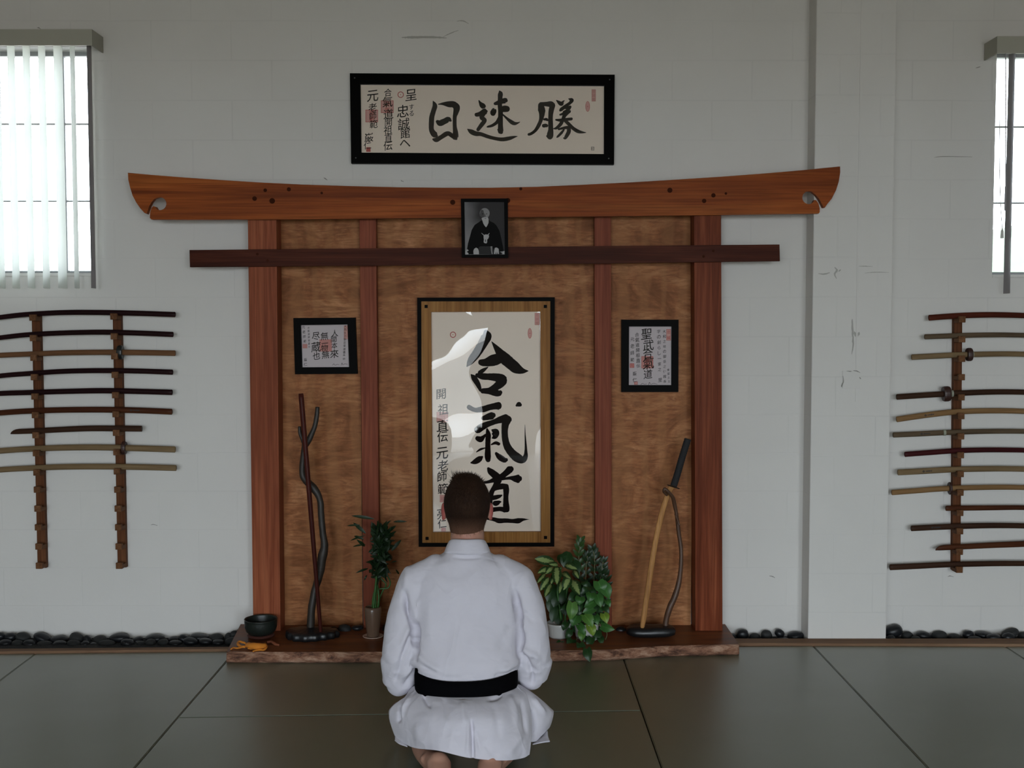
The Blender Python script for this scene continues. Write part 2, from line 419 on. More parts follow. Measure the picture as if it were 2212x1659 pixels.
# ---- mats: green vinyl judo mats, corners read off the floor
t = MT('green vinyl mat', (0.08, 0.09, 0.06), 0.5)
v = t.coord()
n1 = t.noise(v, 1.6, 4, 0.6); n2 = t.noise(v, 900, 2)
t.col(t.mix(n1, (0.090, 0.106, 0.060), (0.118, 0.134, 0.080)))
t.rgh(t.ramp(t.noise(v, 3, 4, .6), [(.3, .48), (.7, .58)])); t.bump(n2, .35, .0015)
t.b.inputs['Specular IOR Level'].default_value = 1.0
t.b.inputs['Coat Weight'].default_value = 1.0; t.b.inputs['Coat Roughness'].default_value = .34
MAT['mat'] = t.m
def mat_obj(corners, label):
    """corners: four floor points, clockwise from far left"""
    b = newbm()
    c = sum(corners, Vector()) / 4
    P = [p + (c - p).normalized() * .003 for p in corners]
    lo = [b.verts.new((p.x, p.y, -.055)) for p in P]; hi = [b.verts.new((p.x, p.y, 0)) for p in P]
    b.faces.new(lo); tf = b.faces.new(hi[::-1])
    for i in range(4): b.faces.new((lo[i], lo[(i + 1) % 4], hi[(i + 1) % 4], hi[i]))
    es = [e for e in b.edges if all(abs(v.co.z) < 1e-6 for v in e.verts)]
    bmesh.ops.bevel(b, geom=es, offset=.004, segments=3, affect='EDGES')
    o = obj('floor_mat', b, MAT['mat'], origin=(c.x, c.y, -.055))
    return tag(o, label, 'mat', 'green vinyl mats on the floor')
def lx(p, q, y):
    """floor point on the line p-q (both floor points) at world depth y"""
    s = (y - p.y) / (q.y - p.y); r = p.lerp(q, s); return r
YF = -.21                                      # far edge of the mats, against the batten
L = [ (fl(8, 1465), fl(75, 1415)), (fl(487, 1431), fl(290, 1659)), (fl(1350, 1431), fl(1430, 1659)), (fl(1757, 1396), fl(2005, 1659)), (fl(2172, 1396), fl(2212, 1422)) ]
yS = lambda x: fl(x, 1549.7 - (x - 380) * .0146).y
def lp(i, y): return lx(L[i][0], L[i][1], y)
s1 = fl(383, 1550); s2 = fl(1386, 1535)
dx1 = .945
far = [fl(78, 1411.5), fl(508, 1406.5), fl(1339, 1399), fl(1756, 1395), fl(2171, 1396.5)]
def back(p, i, n): return lp(i, YF - n)
B1, B2 = YF - 1.89, YF - 1.89
fL = far[0] - Vector((.95, .02, 0)); bL = lp(0, B1) - Vector((.95, 0, 0))
mat_obj([fL, far[0], lp(0, B1), bL], 'green mat at far left, cut by the left edge of the photo')
mat_obj([far[0], far[1], lp(1, B1), lp(0, B1)], 'green mat below the left sword rack, left of the slab corner')
mat_obj([far[1], far[2], s2, s1], 'green mat lying lengthways in front of the wooden slab')
n1_ = lp(1, s1.y - .945); n2_ = lp(2, s2.y - .945)
mat_obj([s1, s2, n2_, n1_], 'green mat lengthways under the kneeling person')
mat_obj([far[2], far[3], lp(3, B1), lp(2, B1)], 'green mat to the right of the kneeling person, in front of the staff and sword')
mat_obj([far[3], far[4], lp(4, B1), lp(3, B1)], 'green mat in front of the pilaster and right rack')
fR = far[4] + Vector((.93, -.01, 0)); bR = lp(4, B1) + Vector((.95, 0, 0))
mat_obj([far[4], fR, bR, lp(4, B1)], 'green mat corner at the far right edge of the photo')
# mats behind the camera's view, same floor
k = 0
for j in range(4):
    for i in range(8):
        x = -3.78 + i * .945; ya = B1 - .003 - j * 1.89
        if j == 3 and ya - 1.89 < RY: y_b = RY + .02
        else: y_b = ya - 1.89
        if ya < RY + .3: continue
        top = ya if not (i in (3, 4)) else ya
        # out-of-view mats, plain rectangles
        if j == 0:
            if i in (3, 4): ya2 = min(n1_.y, n2_.y) - .01
            else: ya2 = ya - .01
        else: ya2 = ya
        k += 1
        mat_obj([Vector((x, ya2, 0)), Vector((x + .943, ya2, 0)), Vector((x + .943, y_b, 0)), Vector((x, y_b, 0))], 'green vinyl mat behind the viewer, %s row back, %s from the left wall' % (('first', 'second', 'third', 'fourth')[j], ('first', 'second', 'third', 'fourth', 'fifth', 'sixth', 'seventh', 'eighth')[i]))
# batten along the stones
MAT['bed'] = plain('dark gravel bed', (.008, .008, .008), .9, bump=1, bscale=120)
MAT['batten'] = wood('stained batten', (0.17, 0.095, 0.055), (0.24, 0.14, 0.085), (0.29, 0.18, 0.11), 'X', 1, .6)
def strip(pts, z0, z1, name, m, kind='structure'):
    b = newbm(); lo = [b.verts.new((x, y, z0)) for x, y in pts]; hi = [b.verts.new((x, y, z1)) for x, y in pts]; n = len(pts)
    b.faces.new(lo); b.faces.new(hi[::-1])
    for i in range(n): b.faces.new((lo[i], lo[(i + 1) % n], hi[(i + 1) % n], hi[i]))
    return tag(obj(name, b, m), kind=kind)
def xy(px, py, z, dy=0): p = fl(px, py, z); return (p.x, p.y + dy)
fa, fb = xy(0, 1412.5, 0), xy(520, 1406.5, 0); ka, kb = xy(0, 1401.5, .012), xy(520, 1397, .012)
ext = lambda p, q, x: (x, p[1] + (q[1] - p[1]) * (x - p[0]) / (q[0] - p[0]))
strip([ext(ka, kb, -3.85), kb, fb, ext(fa, fb, -3.85)], -.058, .012, 'baseboard_front', MAT['batten'])
strip([ext(ka, kb, -3.85)[:1] + (-.0015,), (kb[0], -.0015), (kb[0], kb[1] + .0015), (-3.85, ext(ka, kb, -3.85)[1] + .0015)], -.0595, -.022, 'trim_2', MAT['bed'])
fc, fd = xy(1570, 1394, 0), xy(2212, 1396.5, 0)
xl = at(1752, 1380, -.13).x - .004; xr = at(1918, 1380, -.13).x + .004; xs = at(1570, 1370, -.1).x
strip([(xs, -.1315), (3.85, -.1315), ext(fc, fd, 3.85), (xs, ext(fc, fd, xs)[1])], -.058, .012, 'baseboard_front', MAT['batten'])
strip([(xs, -.0015), (xl, -.0015), (xl, -.1300), (xs, -.1300)], -.0595, -.014, 'trim_3', MAT['bed'])
strip([(xr, -.0015), (3.85, -.0015), (3.85, -.1300), (xr, -.1300)], -.0595, -.014, 'trim_4', MAT['bed'])
# ================================================================ wooden gate on the wall
Yp = -.022       # front of the plywood
Yq = -.130       # front of posts
Yb = -.165       # front of the beams
SLAB = .050
gate = thing('wooden_gate', 'large red cedar shrine gate with curved top beam mounted on the white wall', 'gate', (at(1050, 700, 0).x, 0, SLAB))
# top beam: curved upper edge, hooked scroll cut near each end
top = [(276, 373), (330, 378), (400, 383.5), (480, 389), (560, 394), (650, 398.5), (760, 402), (860, 404.5), (960, 405.5), (1060, 405.5), (1160, 403.5), (1260, 399), (1360, 394), (1460, 388), (1560, 381.5), (1660, 374), (1740, 367), (1815, 359.5)]
rend = [(1815, 372), (1812, 392), (1806, 411), (1797, 429), (1787, 441), (1782, 448.5), (1779, 448)]
def arc(cx, cy, r, a0, a1, n):
    return [(cx + r * math.cos(math.radians(a0 + (a1 - a0) * k / n)), cy - r * math.sin(math.radians(a0 + (a1 - a0) * k / n))) for k in range(n + 1)]
# right slit: up the inner side of the hook, round the eye, back down
rslit = [(1775, 440), (1769, 429), (1762, 420), (1754, 414)] + arc(1747, 427, 14.5, 70, 300, 14) + [(1757, 437), (1759, 432), (1763, 432), (1768, 439), (1771, 450), (1771, 458), (1769, 461)]
bot = [(1700, 462), (1500, 465), (1200, 468.5), (900, 471), (600, 474), (400, 474.5), (327, 474)]
lslit = [(323.5, 471), (324, 459), (327, 449), (331, 445), (335, 446), (338, 450)] + arc(346, 440, 14.5, 235, -250 + 360 - 0, 14)[:0]
lslit = [(323.5, 471), (324, 459), (327, 449), (331, 445), (335.5, 446.5), (338.5, 451.5)] + arc(345.5, 440, 14.5, -120, 105, 14) + [(333, 429), (327, 436), (322, 446), (318, 459), (316.5, 462)]
lend = [(312, 460), (303, 450), (294, 437), (286, 422), (281, 405), (277, 388)]
b = newbm(); pts = top + rend + rslit + bot + lslit + lend
prism(b, ppoly(pts, Yb), Yb, Yb + .0345, .0015)
obj('top_beam', b, MAT['cedar_h'], gate)
# wooden plugs in the beam
def plug(px, py, Y, r=.007, par=None, m='cedar_in'):
    c = at(px, py, Y); b = newbm()
    tube(b, [c + Vector((0, .004, 0)), c + Vector((0, -.0012, 0))], r, 14); obj('plug', b, MAT[m], par)
MAT['knot'] = plain('dark plug', (0.045, 0.012, 0.005), 0.7, Specular_IOR_Level=.03)
for q in ((550, 429, 9), (573, 411, 7), (624, 409, 8), (588, 434, 11), (695, 417, 5), (978, 437, 10), (1447, 411, 10), (1541, 422, 8.5), (1521, 434, 8.5), (1568, 418, 5), (1125, 408, 6)): plug(q[0], q[1], Yb, q[2] * .00125, gate, 'knot')
# tie beam
b = newbm(); prism(b, ppoly([(409, 540), (900, 535.5), (1300, 531.5), (1684, 528), (1685, 564), (1300, 569), (900, 573), (410, 577)], Yb + .01), Yb + .01, Yb + .034, .002)
obj('tie_beam', b, MAT['tie'], gate)
for q in ((556, 549), (578, 563), (1541, 542), (1520, 554)): plug(*q, Yb + .01, .0065, gate, 'knot')
# outer posts (in front of the plywood) : four-corner polygons, top to foot
def post(name, pix, Yf, Yk, m, par, foot=SLAB):
    b = newbm(); P = ppoly(pix, Yf); P[2] = (P[2][0], foot); P[3] = (P[3][0], foot)
    prism(b, P, Yf, Yk, .003); return obj(name, b, m, par)
post('post', [(535, 472), (597, 472), (606, 1366), (547, 1366)], Yq, -.001, MAT['cedar_v'], gate)
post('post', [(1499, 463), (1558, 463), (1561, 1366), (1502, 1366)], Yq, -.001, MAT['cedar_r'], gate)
# inner battens
post('inner_post', [(776, 470), (812, 470), (821, 1372), (785, 1372)], Yp - .055, Yp, MAT['cedar_in'], gate)
post('inner_post', [(1284, 467), (1320, 467), (1322, 1370), (1286, 1370)], Yp - .055, Yp, MAT['cedar_in'], gate)
# plywood in three sheets
t = MT('stained birch plywood', (0.2, 0.1, 0.05), 0.42, Specular_IOR_Level=.05)
v = t.coord((1, 1, 1)); fl1 = t.noise(t.coord((.8, 1, 1.3)), 4.5, 6, .62, 1.2); band = t.wave(t.coord((1, 1, .25), loc=(.3, 0, 0)), 3.0, 9, 4, 1.2, direc='X')
rip = t.noise(t.coord((.55, 1, 3.2), rot=(0, .25, 0)), 12, 5, .65, 2.0)
c = t.ramp(fl1, [(.30, (.13, .045, .016)), (.5, (.34, .135, .055)), (.70, (.50, .235, .108))])
c = t.mix(t.math('MULTIPLY', t.ramp(rip, [(.38, 1.0), (.6, 0.0)]), .7), c, (.17, .066, .027))
c = t.mix(t.math('MULTIPLY', t.ramp(band, [(.4, 0.0), (.9, 1.0)]), .30), c, (.38, .18, .075))
t.col(c); t.bump(t.noise(v, 120, 3), .05, .001); MAT['ply'] = t.m
MAT['edge'] = plain('dark stained trim', (.040, .012, .006), .5)
for a, c_ in (((604, 470), (780, 470)), ((808, 470), (1288, 470)), ((1316, 470), (1496, 470))):
    b = newbm(); x0 = at(a[0], 900, Yp).x; x1 = at(c_[0], 900, Yp).x
    box(b, (x0, Yp, SLAB), (x1, -.001, at(1000, 455, Yp).z)); obj('back_panel', b, MAT['ply'], gate)
# ---- slab with a live edge
t = MT('slab wood', (.1, .04, .02), .35, Specular_IOR_Level=.1)
g = t.noise(t.coord((.12, 1, 1)), 16, 5, .6, .5)
t.col(t.ramp(g, [(.3, (.085, .026, .010)), (.5, (.16, .055, .022)), (.7, (.24, .09, .038))])); t.rgh(t.ramp(g, [(.3, .3), (.7, .45)])); MAT['slab'] = t.m
t = MT('bark edge', (.15, .08, .05), .8)
g = t.noise(t.coord((.35, 1, 1)), 30, 6, .7, .4)
t.col(t.ramp(g, [(.36, (.07, .026, .014)), (.5, (.28, .13, .075)), (.64, (.50, .31, .21))])); t.bump(g, 1.0, .02); MAT['bark'] = t.m
def slab_front(i, n):
    s = i / n
    A, B_ = fl(489, 1433), fl(1597, 1416)
    mid = [(0, 1433), (.15, 1433.5), (.35, 1433), (.5, 1433), (.66, 1430), (.75, 1428), (.85, 1420), (1, 1416)]
    for (s0, y0), (s1_, y1_) in zip(mid[:-1], mid[1:]):
        if s <= s1_: yy = y0 + (y1_ - y0) * (s - s0) / (s1_ - s0); break
    return fl(489 + 1108 * s, yy)
b = newbm(); n = 160; cols = []
A0 = fl(495, 1360, SLAB).x
for i in range(n + 1):
    p = slab_front(i, n); s = i / n
    j = noise.noise(Vector((s * 26, 0, 3))) * .010; j2 = noise.noise(Vector((s * 60, 4, 3))) * .005
    ff = p.y
    xb = at(520, 1350, 0).x + (at(1566, 1350, 0).x - at(520, 1350, 0).x) * s
    xf = p.x
    rows = [(-.003, .0), (ff + .012, .0), (ff + j2 * .5, .010), (ff + j + .002, .024), (ff + j * .6 + .008, .040), (ff + .018, SLAB), (-.003, SLAB)]
    col = []
    for y, z in rows:
        f = min(1, max(0, (y) / ff)); col.append(b.verts.new((xb + (xf - xb) * f, y, z)))
    cols.append(col)
bark_faces = []
for i in range(n):
    for k in range(6):
        f = b.faces.new((cols[i][k], cols[i + 1][k], cols[i + 1][k + 1], cols[i][k + 1]))
        if k in (1, 2, 3, 4): f.material_index = 1; f.smooth = True
for c_ in (cols[0], cols[-1]): b.faces.new(c_)
slab = obj('wooden_slab', b, MAT['slab'], origin=(0, -.2, 0)); slab.data.materials.append(MAT['bark'])
tag(slab, 'long live-edge wooden slab on the mats at the foot of the gate', 'slab')
# ================================================================ framed writing
def ring(name, outer, inner, Yf, Yk, m, par, bev=.0015):
    """picture-frame ring between two four-corner pixel outlines"""
    b = newbm(); O = ppoly(outer, Yf); I = ppoly(inner, Yf)
    of = [b.verts.new((x, Yf, z)) for x, z in O]; if_ = [b.verts.new((x, Yf, z)) for x, z in I]
    ob = [b.verts.new((x, Yk, z)) for x, z in O]; ib = [b.verts.new((x, Yk, z)) for x, z in I]
    for i in range(4):
        j = (i + 1) % 4
        b.faces.new((of[i], of[j], if_[j], if_[i])); b.faces.new((ob[i], ib[i], ib[j], ob[j]))
        b.faces.new((of[i], ob[i], ob[j], of[j])); b.faces.new((if_[i], if_[j], ib[j], ib[i]))
    es = [e for e in b.edges if all(abs(v.co.y - Yf) < 1e-7 for v in e.verts) and not (set(e.verts) & set(of) and set(e.verts) & set(if_))]
    bmesh.ops.bevel(b, geom=es, offset=bev, segments=2, affect='EDGES')
    return obj(name, b, m, par)
def sheet(name, quad, Yf, m, par, th=.001):
    b = newbm(); prism(b, ppoly(quad, Yf), Yf, Yf + th); return obj(name, b, m, par)
INKN = [0]
def stroke(bm, pts, Y, org=(0, 0), sc_=1.0, n=6, rough=.06, wk=1.0):
    """one brush stroke: (x, y, width) along its middle, as a flat inked patch"""
    INKN[0] += 1; Yo = Y - .00002 * (INKN[0] % 23)
    P = catmull(pts, n)
    P = [Vector((org[0] + p.x / sc_, org[1] + p.y / sc_, max(.25, p.z / sc_ * wk))) for p in P]
    L, R = [], []
    for i, p in enumerate(P):
        a = P[max(0, i - 1)]; c = P[min(len(P) - 1, i + 1)]
        d = Vector((c.x - a.x, c.y - a.y));
        if d.length < 1e-6: d = Vector((1, 0))
        d.normalize(); nrm = Vector((-d.y, d.x))
        h = p.z / 2 * 1.12 * (1 + rough * noise.noise(Vector((p.x * .5, p.y * .5, INKN[0]))))
        h2 = p.z / 2 * (1 + rough * noise.noise(Vector((p.x * .5, p.y * .5, INKN[0] + 50))))
        L.append((p.x + nrm.x * h, p.y + nrm.y * h)); R.append((p.x - nrm.x * h2, p.y - nrm.y * h2))
    def V(q): w_ = at(q[0], q[1], Yo); return bm.verts.new(w_)
    l = [V(q) for q in L]; r = [V(q) for q in R]
    for i in range(len(P) - 1):
        try: bm.faces.new((l[i], l[i + 1], r[i + 1], r[i]))
        except ValueError: pass
    for (i, j) in ((0, 1), (len(P) - 1, len(P) - 2)):          # round the ends
        p, q = P[i], P[j]; d = Vector((p.x - q.x, p.y - q.y))
        if d.length < 1e-6: continue
        d.normalize(); nrm = Vector((-d.y, d.x)); h = p.z / 2; fan = []
        for k in range(9):
            th = -PI / 2 + PI * k / 8
            fan.append(V((p.x + d.x * h * math.cos(th) * .8 + nrm.x * h * math.sin(th), p.y + d.y * h * math.cos(th) * .8 + nrm.y * h * math.sin(th))))
        bm.faces.new(fan)
def strokes(bm, S_, Y, org, sc_, **k):
    for s in S_: stroke(bm, s, Y, org, sc_, **k)
GL = {}
def glyph(ch):
    """outline of one written character from Blender's built-in typeface, as vertices and faces, centred, one unit high"""
    if ch not in GL:
        cu = bpy.data.curves.new('t', 'FONT'); cu.body = ch; cu.size = 1; cu.resolution_u = 3; cu.offset = 0.0055
        o = bpy.data.objects.new('t', cu); C.objects.link(o)
        dg = bpy.context.evaluated_depsgraph_get(); me = bpy.data.meshes.new_from_object(o.evaluated_get(dg))
        vs = [v.co.copy() for v in me.vertices]; fs = [tuple(p.vertices) for p in me.polygons]
        bpy.data.objects.remove(o); bpy.data.curves.remove(cu); bpy.data.meshes.remove(me)
        if vs:
            x0, x1 = min(v.x for v in vs), max(v.x for v in vs); y0, y1 = min(v.y for v in vs), max(v.y for v in vs)
            k = max(x1 - x0, y1 - y0, 1e-4)
            vs = [((v.x - (x0 + x1) / 2) / k, (v.y - (y0 + y1) / 2) / k) for v in vs]
        GL[ch] = (vs, fs)
    return GL[ch]
def write(bm, ch, px, py, size, Y, rot=0.0, shear=.12, sx=.95):
    """one small brush-written character centred on a pixel, leaning slightly like handwriting"""
    vs, fs = glyph(ch); INKN[0] += 1; Yo = Y - .00002 * (INKN[0] % 23)
    W_ = []
    c_, s_ = math.cos(rot), math.sin(rot)
    for x, y in vs:
        x2 = x * sx; y2 = y + x * shear
        x2 += .035 * noise.noise(Vector((x * 3, y * 3, INKN[0]))); y2 += .035 * noise.noise(Vector((x * 3, y * 3, INKN[0] + 9)))
        X, Y_ = x2 * c_ - y2 * s_, x2 * s_ + y2 * c_
        W_.append(bm.verts.new(at(px + X * size, py - Y_ * size, Yo)))
    for f in fs:
        try: bm.faces.new([W_[i] for i in f])
        except ValueError: pass
def column(bm, text, x, y0, y1, size, Y, xj=.0, **k):
    n = len(text)
    for i, ch in enumerate(text):
        if ch == ' ': continue
        t_ = i / max(1, n - 1); xx = x if not hasattr(x, '__len__') else x[0] + (x[1] - x[0]) * t_
        write(bm, ch, xx + xj * math.sin(i * 2.1), y0 + (y1 - y0) * t_, size * (1 + .08 * math.sin(i * 1.7)), Y, rot=.05 * math.sin(i * 3.3), **k)
def seal(name, x0, y0, x1, y1, Y, par, m, ch='', rim=1.2, solid=None):
    """square or oval seal print: a thin outlined patch with carved marks"""
    b = newbm()
    if solid is None:
        q = lambda a, c, d, e: [(a, c), (d, c), (d, e), (a, e)]
        for r_ in (q(x0, y0, x1, y0 + rim), q(x0, y1 - rim, x1, y1), q(x0, y0, x0 + rim, y1), q(x1 - rim, y0, x1, y1)):
            b.faces.new([b.verts.new(at(px, py, Y)) for px, py in r_])
    n_ = len(ch)
    for i, c_ in enumerate(ch):
        write(b, c_, (x0 + x1) / 2, y0 + (y1 - y0) * (i + .5) / n_, min(x1 - x0, (y1 - y0) / n_) * .8, Y - .0001, shear=0)
    return obj(name, b, m, par, recalc=False)
def wash(name, pts, Y, par, m):
    b = newbm(); b.faces.new([b.verts.new(at(px, py, Y)) for px, py in pts]); return obj(name, b, m, par)
def oval(cx, cy, rx, ry, n=24): return [(cx + rx * math.cos(2 * PI * k / n), cy + ry * math.sin(2 * PI * k / n)) for k in range(n)]
def ringpx(name, cx, cy, r, w_, Y, par, m, ry=None):
    b = newbm(); ry = ry or r; n = 28
    o_ = [b.verts.new(at(x, y, Y)) for x, y in oval(cx, cy, r, ry, n)]; i_ = [b.verts.new(at(x, y, Y)) for x, y in oval(cx, cy, r - w_, ry - w_, n)]
    for k in range(n): b.faces.new((o_[k], o_[(k + 1) % n], i_[(k + 1) % n], i_[k]))
    b.faces.new([b.verts.new(at(x, y, Y)) for x, y in oval(cx, cy, max(1., r * .15), max(1., r * .15), 8)])
    return obj(name, b, m, par)
def pegs(pts, Y, par, m, r=1.6, sq=False):
    for x, y in pts:
        b = newbm(); c = at(x, y, Y); r_ = r / S(Y)
        if sq: box(b, (c.x - r_, c.y - .003, c.z - r_), (c.x + r_, c.y + .002, c.z + r_), .001)
        else: tube(b, [c + Vector((0, .002, 0)), c + Vector((0, -.0015, 0)), c + Vector((0, -.003, 0))], [r_, r_, r_ * .6], 12)
        obj('peg', b, m, par)
MAT['pegm'] = plain('dull metal peg', (.06, .06, .06), .35)

# ---- wide frame above the gate
Yt = -.038
wide = thing('framed_calligraphy', 'wide black-framed calligraphy of three big characters hanging high above the gate', 'framed calligraphy', (at(1041, 300, 0).x, 0, at(1041, 353, 0).z))
ring('frame', [(755.5, 158), (1328, 161), (1326.5, 355), (758.5, 352.5)], [(778, 181.5), (1305.5, 184.5), (1305, 332.5), (780, 329.5)], Yt, -.0015, MAT['black'], wide)
sheet('paper', [(777, 180), (1306, 183), (1306, 334), (779, 331)], -.018, MAT['paper'], wide)
Yi = -.0186
O3, S3 = (900, 160), 5.027
b = newbm()
NICHI = [[(178,292,6),(192,320,32),(200,350,44),(185,400,44),(168,460,46),(162,530,48),(162,600,46),(182,640,54),(205,662,52),(222,672,20)],
 [(235,328,8),(285,322,26),(345,325,54),(400,328,58),(436,362,62),(428,415,50),(416,460,38),(414,520,36),(416,580,38),(424,640,50),(422,688,56),(430,706,24)],
 [(222,514,30),(255,530,56),(300,512,52),(345,492,50),(374,508,16)], [(178,708,18),(212,712,44),(262,686,40),(318,650,44),(350,645,40),(385,668,40),(405,680,40)]]
SOKU = [[(675,285,8),(690,312,26),(712,338,48),(732,350,38),(712,358,34)], [(645,442,36),(690,430,42),(738,405,56),(750,400,40),(722,440,40),(706,470,40),(730,490,40),(740,505,38),(712,545,40),(665,606,32)],
 [(552,598,8),(590,622,42),(640,645,44),(700,652,36),(780,680,34),(860,700,32),(930,708,36),(1000,698,36),(1060,682,20),(1096,676,4)],
 [(898,180,6),(910,210,44),(908,260,42),(905,330,40),(912,400,44),(912,480,44),(912,560,46),(914,620,52),(920,635,36)], [(878,602,8),(895,612,24),(912,620,30)],
 [(848,322,26),(872,314,36),(920,297,44),(962,287,50),(974,290,34)], [(835,380,24),(824,415,40),(832,432,36),(852,408,24),(856,385,14)],
 [(925,372,34),(955,360,32),(985,372,44),(984,392,34),(935,400,24)], [(902,470,30),(870,526,30),(820,560,26),(776,572,18),(762,575,8)], [(935,438,12),(980,480,22),(1030,520,36),(1065,536,32),(1098,530,16),(1122,520,5)]]
SHO = [[(1342,330,40),(1358,380,66),(1362,430,54),(1350,500,36),(1322,565,34),(1285,618,28),(1240,650,26),(1215,656,24)], [(1345,325,36),(1400,325,40),(1455,325,54),(1482,336,44)],
 [(1478,340,50),(1462,400,48),(1456,460,42),(1456,530,44),(1458,600,46),(1452,660,60),(1446,686,46),(1418,672,24)], [(1382,492,18),(1408,490,26),(1422,502,20)], [(1376,562,34),(1400,557,34),(1416,562,28)],
 [(1518,284,8),(1545,306,30),(1572,322,38),(1588,300,18),(1606,286,5)], [(1650,268,8),(1684,282,38),(1668,312,28),(1620,346,28),(1575,382,32),(1558,396,22)], [(1600,365,24),(1645,362,30),(1672,352,18),(1650,385,26),(1600,420,32)],
 [(1556,442,16),(1610,424,30),(1655,410,28),(1670,400,14)], [(1512,496,16),(1560,500,28),(1620,492,28),(1684,486,26)], [(1650,415,26),(1606,455,34),(1588,500,32),(1560,550,32),(1520,586,26),(1485,594,8)],
 [(1600,490,30),(1650,540,32),(1700,588,32),(1750,620,34),(1800,632,20),(1840,635,5)], [(1540,600,16),(1590,586,24),(1645,582,32),(1654,622,38),(1632,668,34),(1612,696,26),(1594,694,10)], [(1600,604,16),(1572,640,24),(1534,678,20),(1520,688,8)]]
for G_ in (NICHI, SOKU, SHO): strokes(b, G_, Yi, O3, S3, wk=1.12)
obj('large_characters', b, MAT['ink'], wide, recalc=False)
b = newbm()
write(b, '呈', 740 + 545 / 3.687, 140 + 240 / 3.687, 25, Yi); write(b, 'す', 889, 231, 11, Yi); write(b, 'る', 889, 245, 11, Yi)
for ch, x, y, s_ in (('忠', 870, 240, 27), ('誠', 872, 268, 26), ('館', 875, 287.5, 23), ('へ', 875, 310, 24), ('合', 838, 200, 17), ('氣', 837, 220, 23), ('道', 839, 246, 22), ('開', 839, 264, 17), ('祖', 838, 281, 19), ('直', 839, 298, 18), ('伝', 838, 315, 20),
                     ('元', 805, 207, 26), ('老', 805, 232, 19), ('師', 806, 250, 16), ('範', 807, 268, 18), ('巌', 797, 297, 20), ('仁', 794, 314, 17)):
    write(b, ch, x, y, s_, Yi)
obj('small_characters', b, MAT['ink'], wide, recalc=False)
MAT['wash'] = plain('diluted seal ink', (.72, .38, .33), .9)
MAT['wash2'] = plain('diluted deep seal ink', (.62, .26, .23), .9)
for (x0, y0, x1, y1, ch) in ((823, 217, 850, 244, '合気'), (789.5, 237, 816.5, 264, '師範'), ):
    wash('seal_wash', [(x0, y0), (x1, y0), (x1, y1), (x0, y1)], -.0182, wide, MAT['wash']); seal('seal', x0, y0, x1, y1, -.0183, wide, MAT['seal'], ch, 1.0)
wash('seal_wash', [(791, 318), (800.5, 318), (800.5, 328), (791, 328)], -.0182, wide, MAT['seal']); seal('seal', 791, 318, 800.5, 328, -.0183, wide, MAT['seal'], '仁', .8)
ringpx('seal', 865.5, 204.5, 6.8, 1.6, -.0183, wide, MAT['seal'])
wash('seal_wash', [(1278, 193), (1287, 193), (1287, 219), (1279, 219)], -.0182, wide, MAT['wash']); seal('seal', 1278, 193, 1287, 219, -.0183, wide, MAT['seal_pale'], '忠誠館', .8)
wash('seal_wash', oval(1269.5, 230, 4.6, 11), -.0182, wide, MAT['wash']); ringpx('seal', 1269.5, 230, 4.8, .8, -.0183, wide, MAT['seal'], ry=11.3)
seal('seal', 1277, 317, 1283.5, 325, -.0183, wide, MAT['ink'], '印', .7)
pegs([(766, 168.5), (1317, 172), (768.5, 341), (1315, 342.5)], Yt, wide, MAT['pegm'], 1.5)
sheet('glass_pane', [(776, 179.5), (1307, 182.5), (1307, 334.5), (778, 331.5)], -.024, MAT['glass'], wide, .002)

# ---- large upright frame in the middle of the gate
Yc, Yk = -.066, Yp - .0006
big = thing('framed_calligraphy', 'tall black and oak framed calligraphy scroll in the middle of the gate', 'framed calligraphy', (at(1050, 900, 0).x, 0, at(1050, 1181, Yc).z))
MAT['oak'] = wood('golden oak moulding', (.22, .090, .022), (.34, .155, .042), (.44, .22, .068), 'Z', 1, .36)
ring('outer_frame', [(901, 643), (1198.4, 642), (1197.5, 1181), (904.3, 1181.5)], [(909.7, 651), (1189, 650.5), (1189, 1172.5), (912, 1173)], Yc, Yk, MAT['black'], big)
ring('inner_frame', [(909, 650.5), (1189.6, 650), (1189.6, 1173), (911.5, 1173.5)], [(931.3, 674), (1167.5, 673), (1168.5, 1149), (935, 1150)], Yc + .006, Yk - .002, MAT['oak'], big)
sheet('paper', [(930, 672), (1169, 672), (1170, 1151), (934, 1151)], -.0365, MAT['paper'], big)
Yi = -.0372
b = newbm(); O5, S5 = (980, 690), 5.185
AI = [[(360,135,50),(372,185,108),(340,250,104),(298,320,98),(250,392,92),(212,440,84),(176,490,56),(148,526,12)], [(425,248,6),(465,300,44),(515,365,84),(580,440,122),(650,500,120),(705,545,112),(770,574,64),(836,577,6)],
 [(300,480,64),(360,480,86),(440,455,120),(510,440,110),(560,450,70)], [(384,535,10),(335,568,40),(290,600,46)], [(196,618,14),(225,650,56),(262,705,58),(288,760,44),(300,800,24)], [(258,622,40),(320,636,66),(400,640,72),(480,648,88),(540,668,106),(560,690,84)],
 [(552,690,96),(512,730,92),(455,768,70),(395,795,56),(322,802,56)], [(330,800,52),(400,808,56),(460,820,68),(505,824,66),(526,815,46)]]
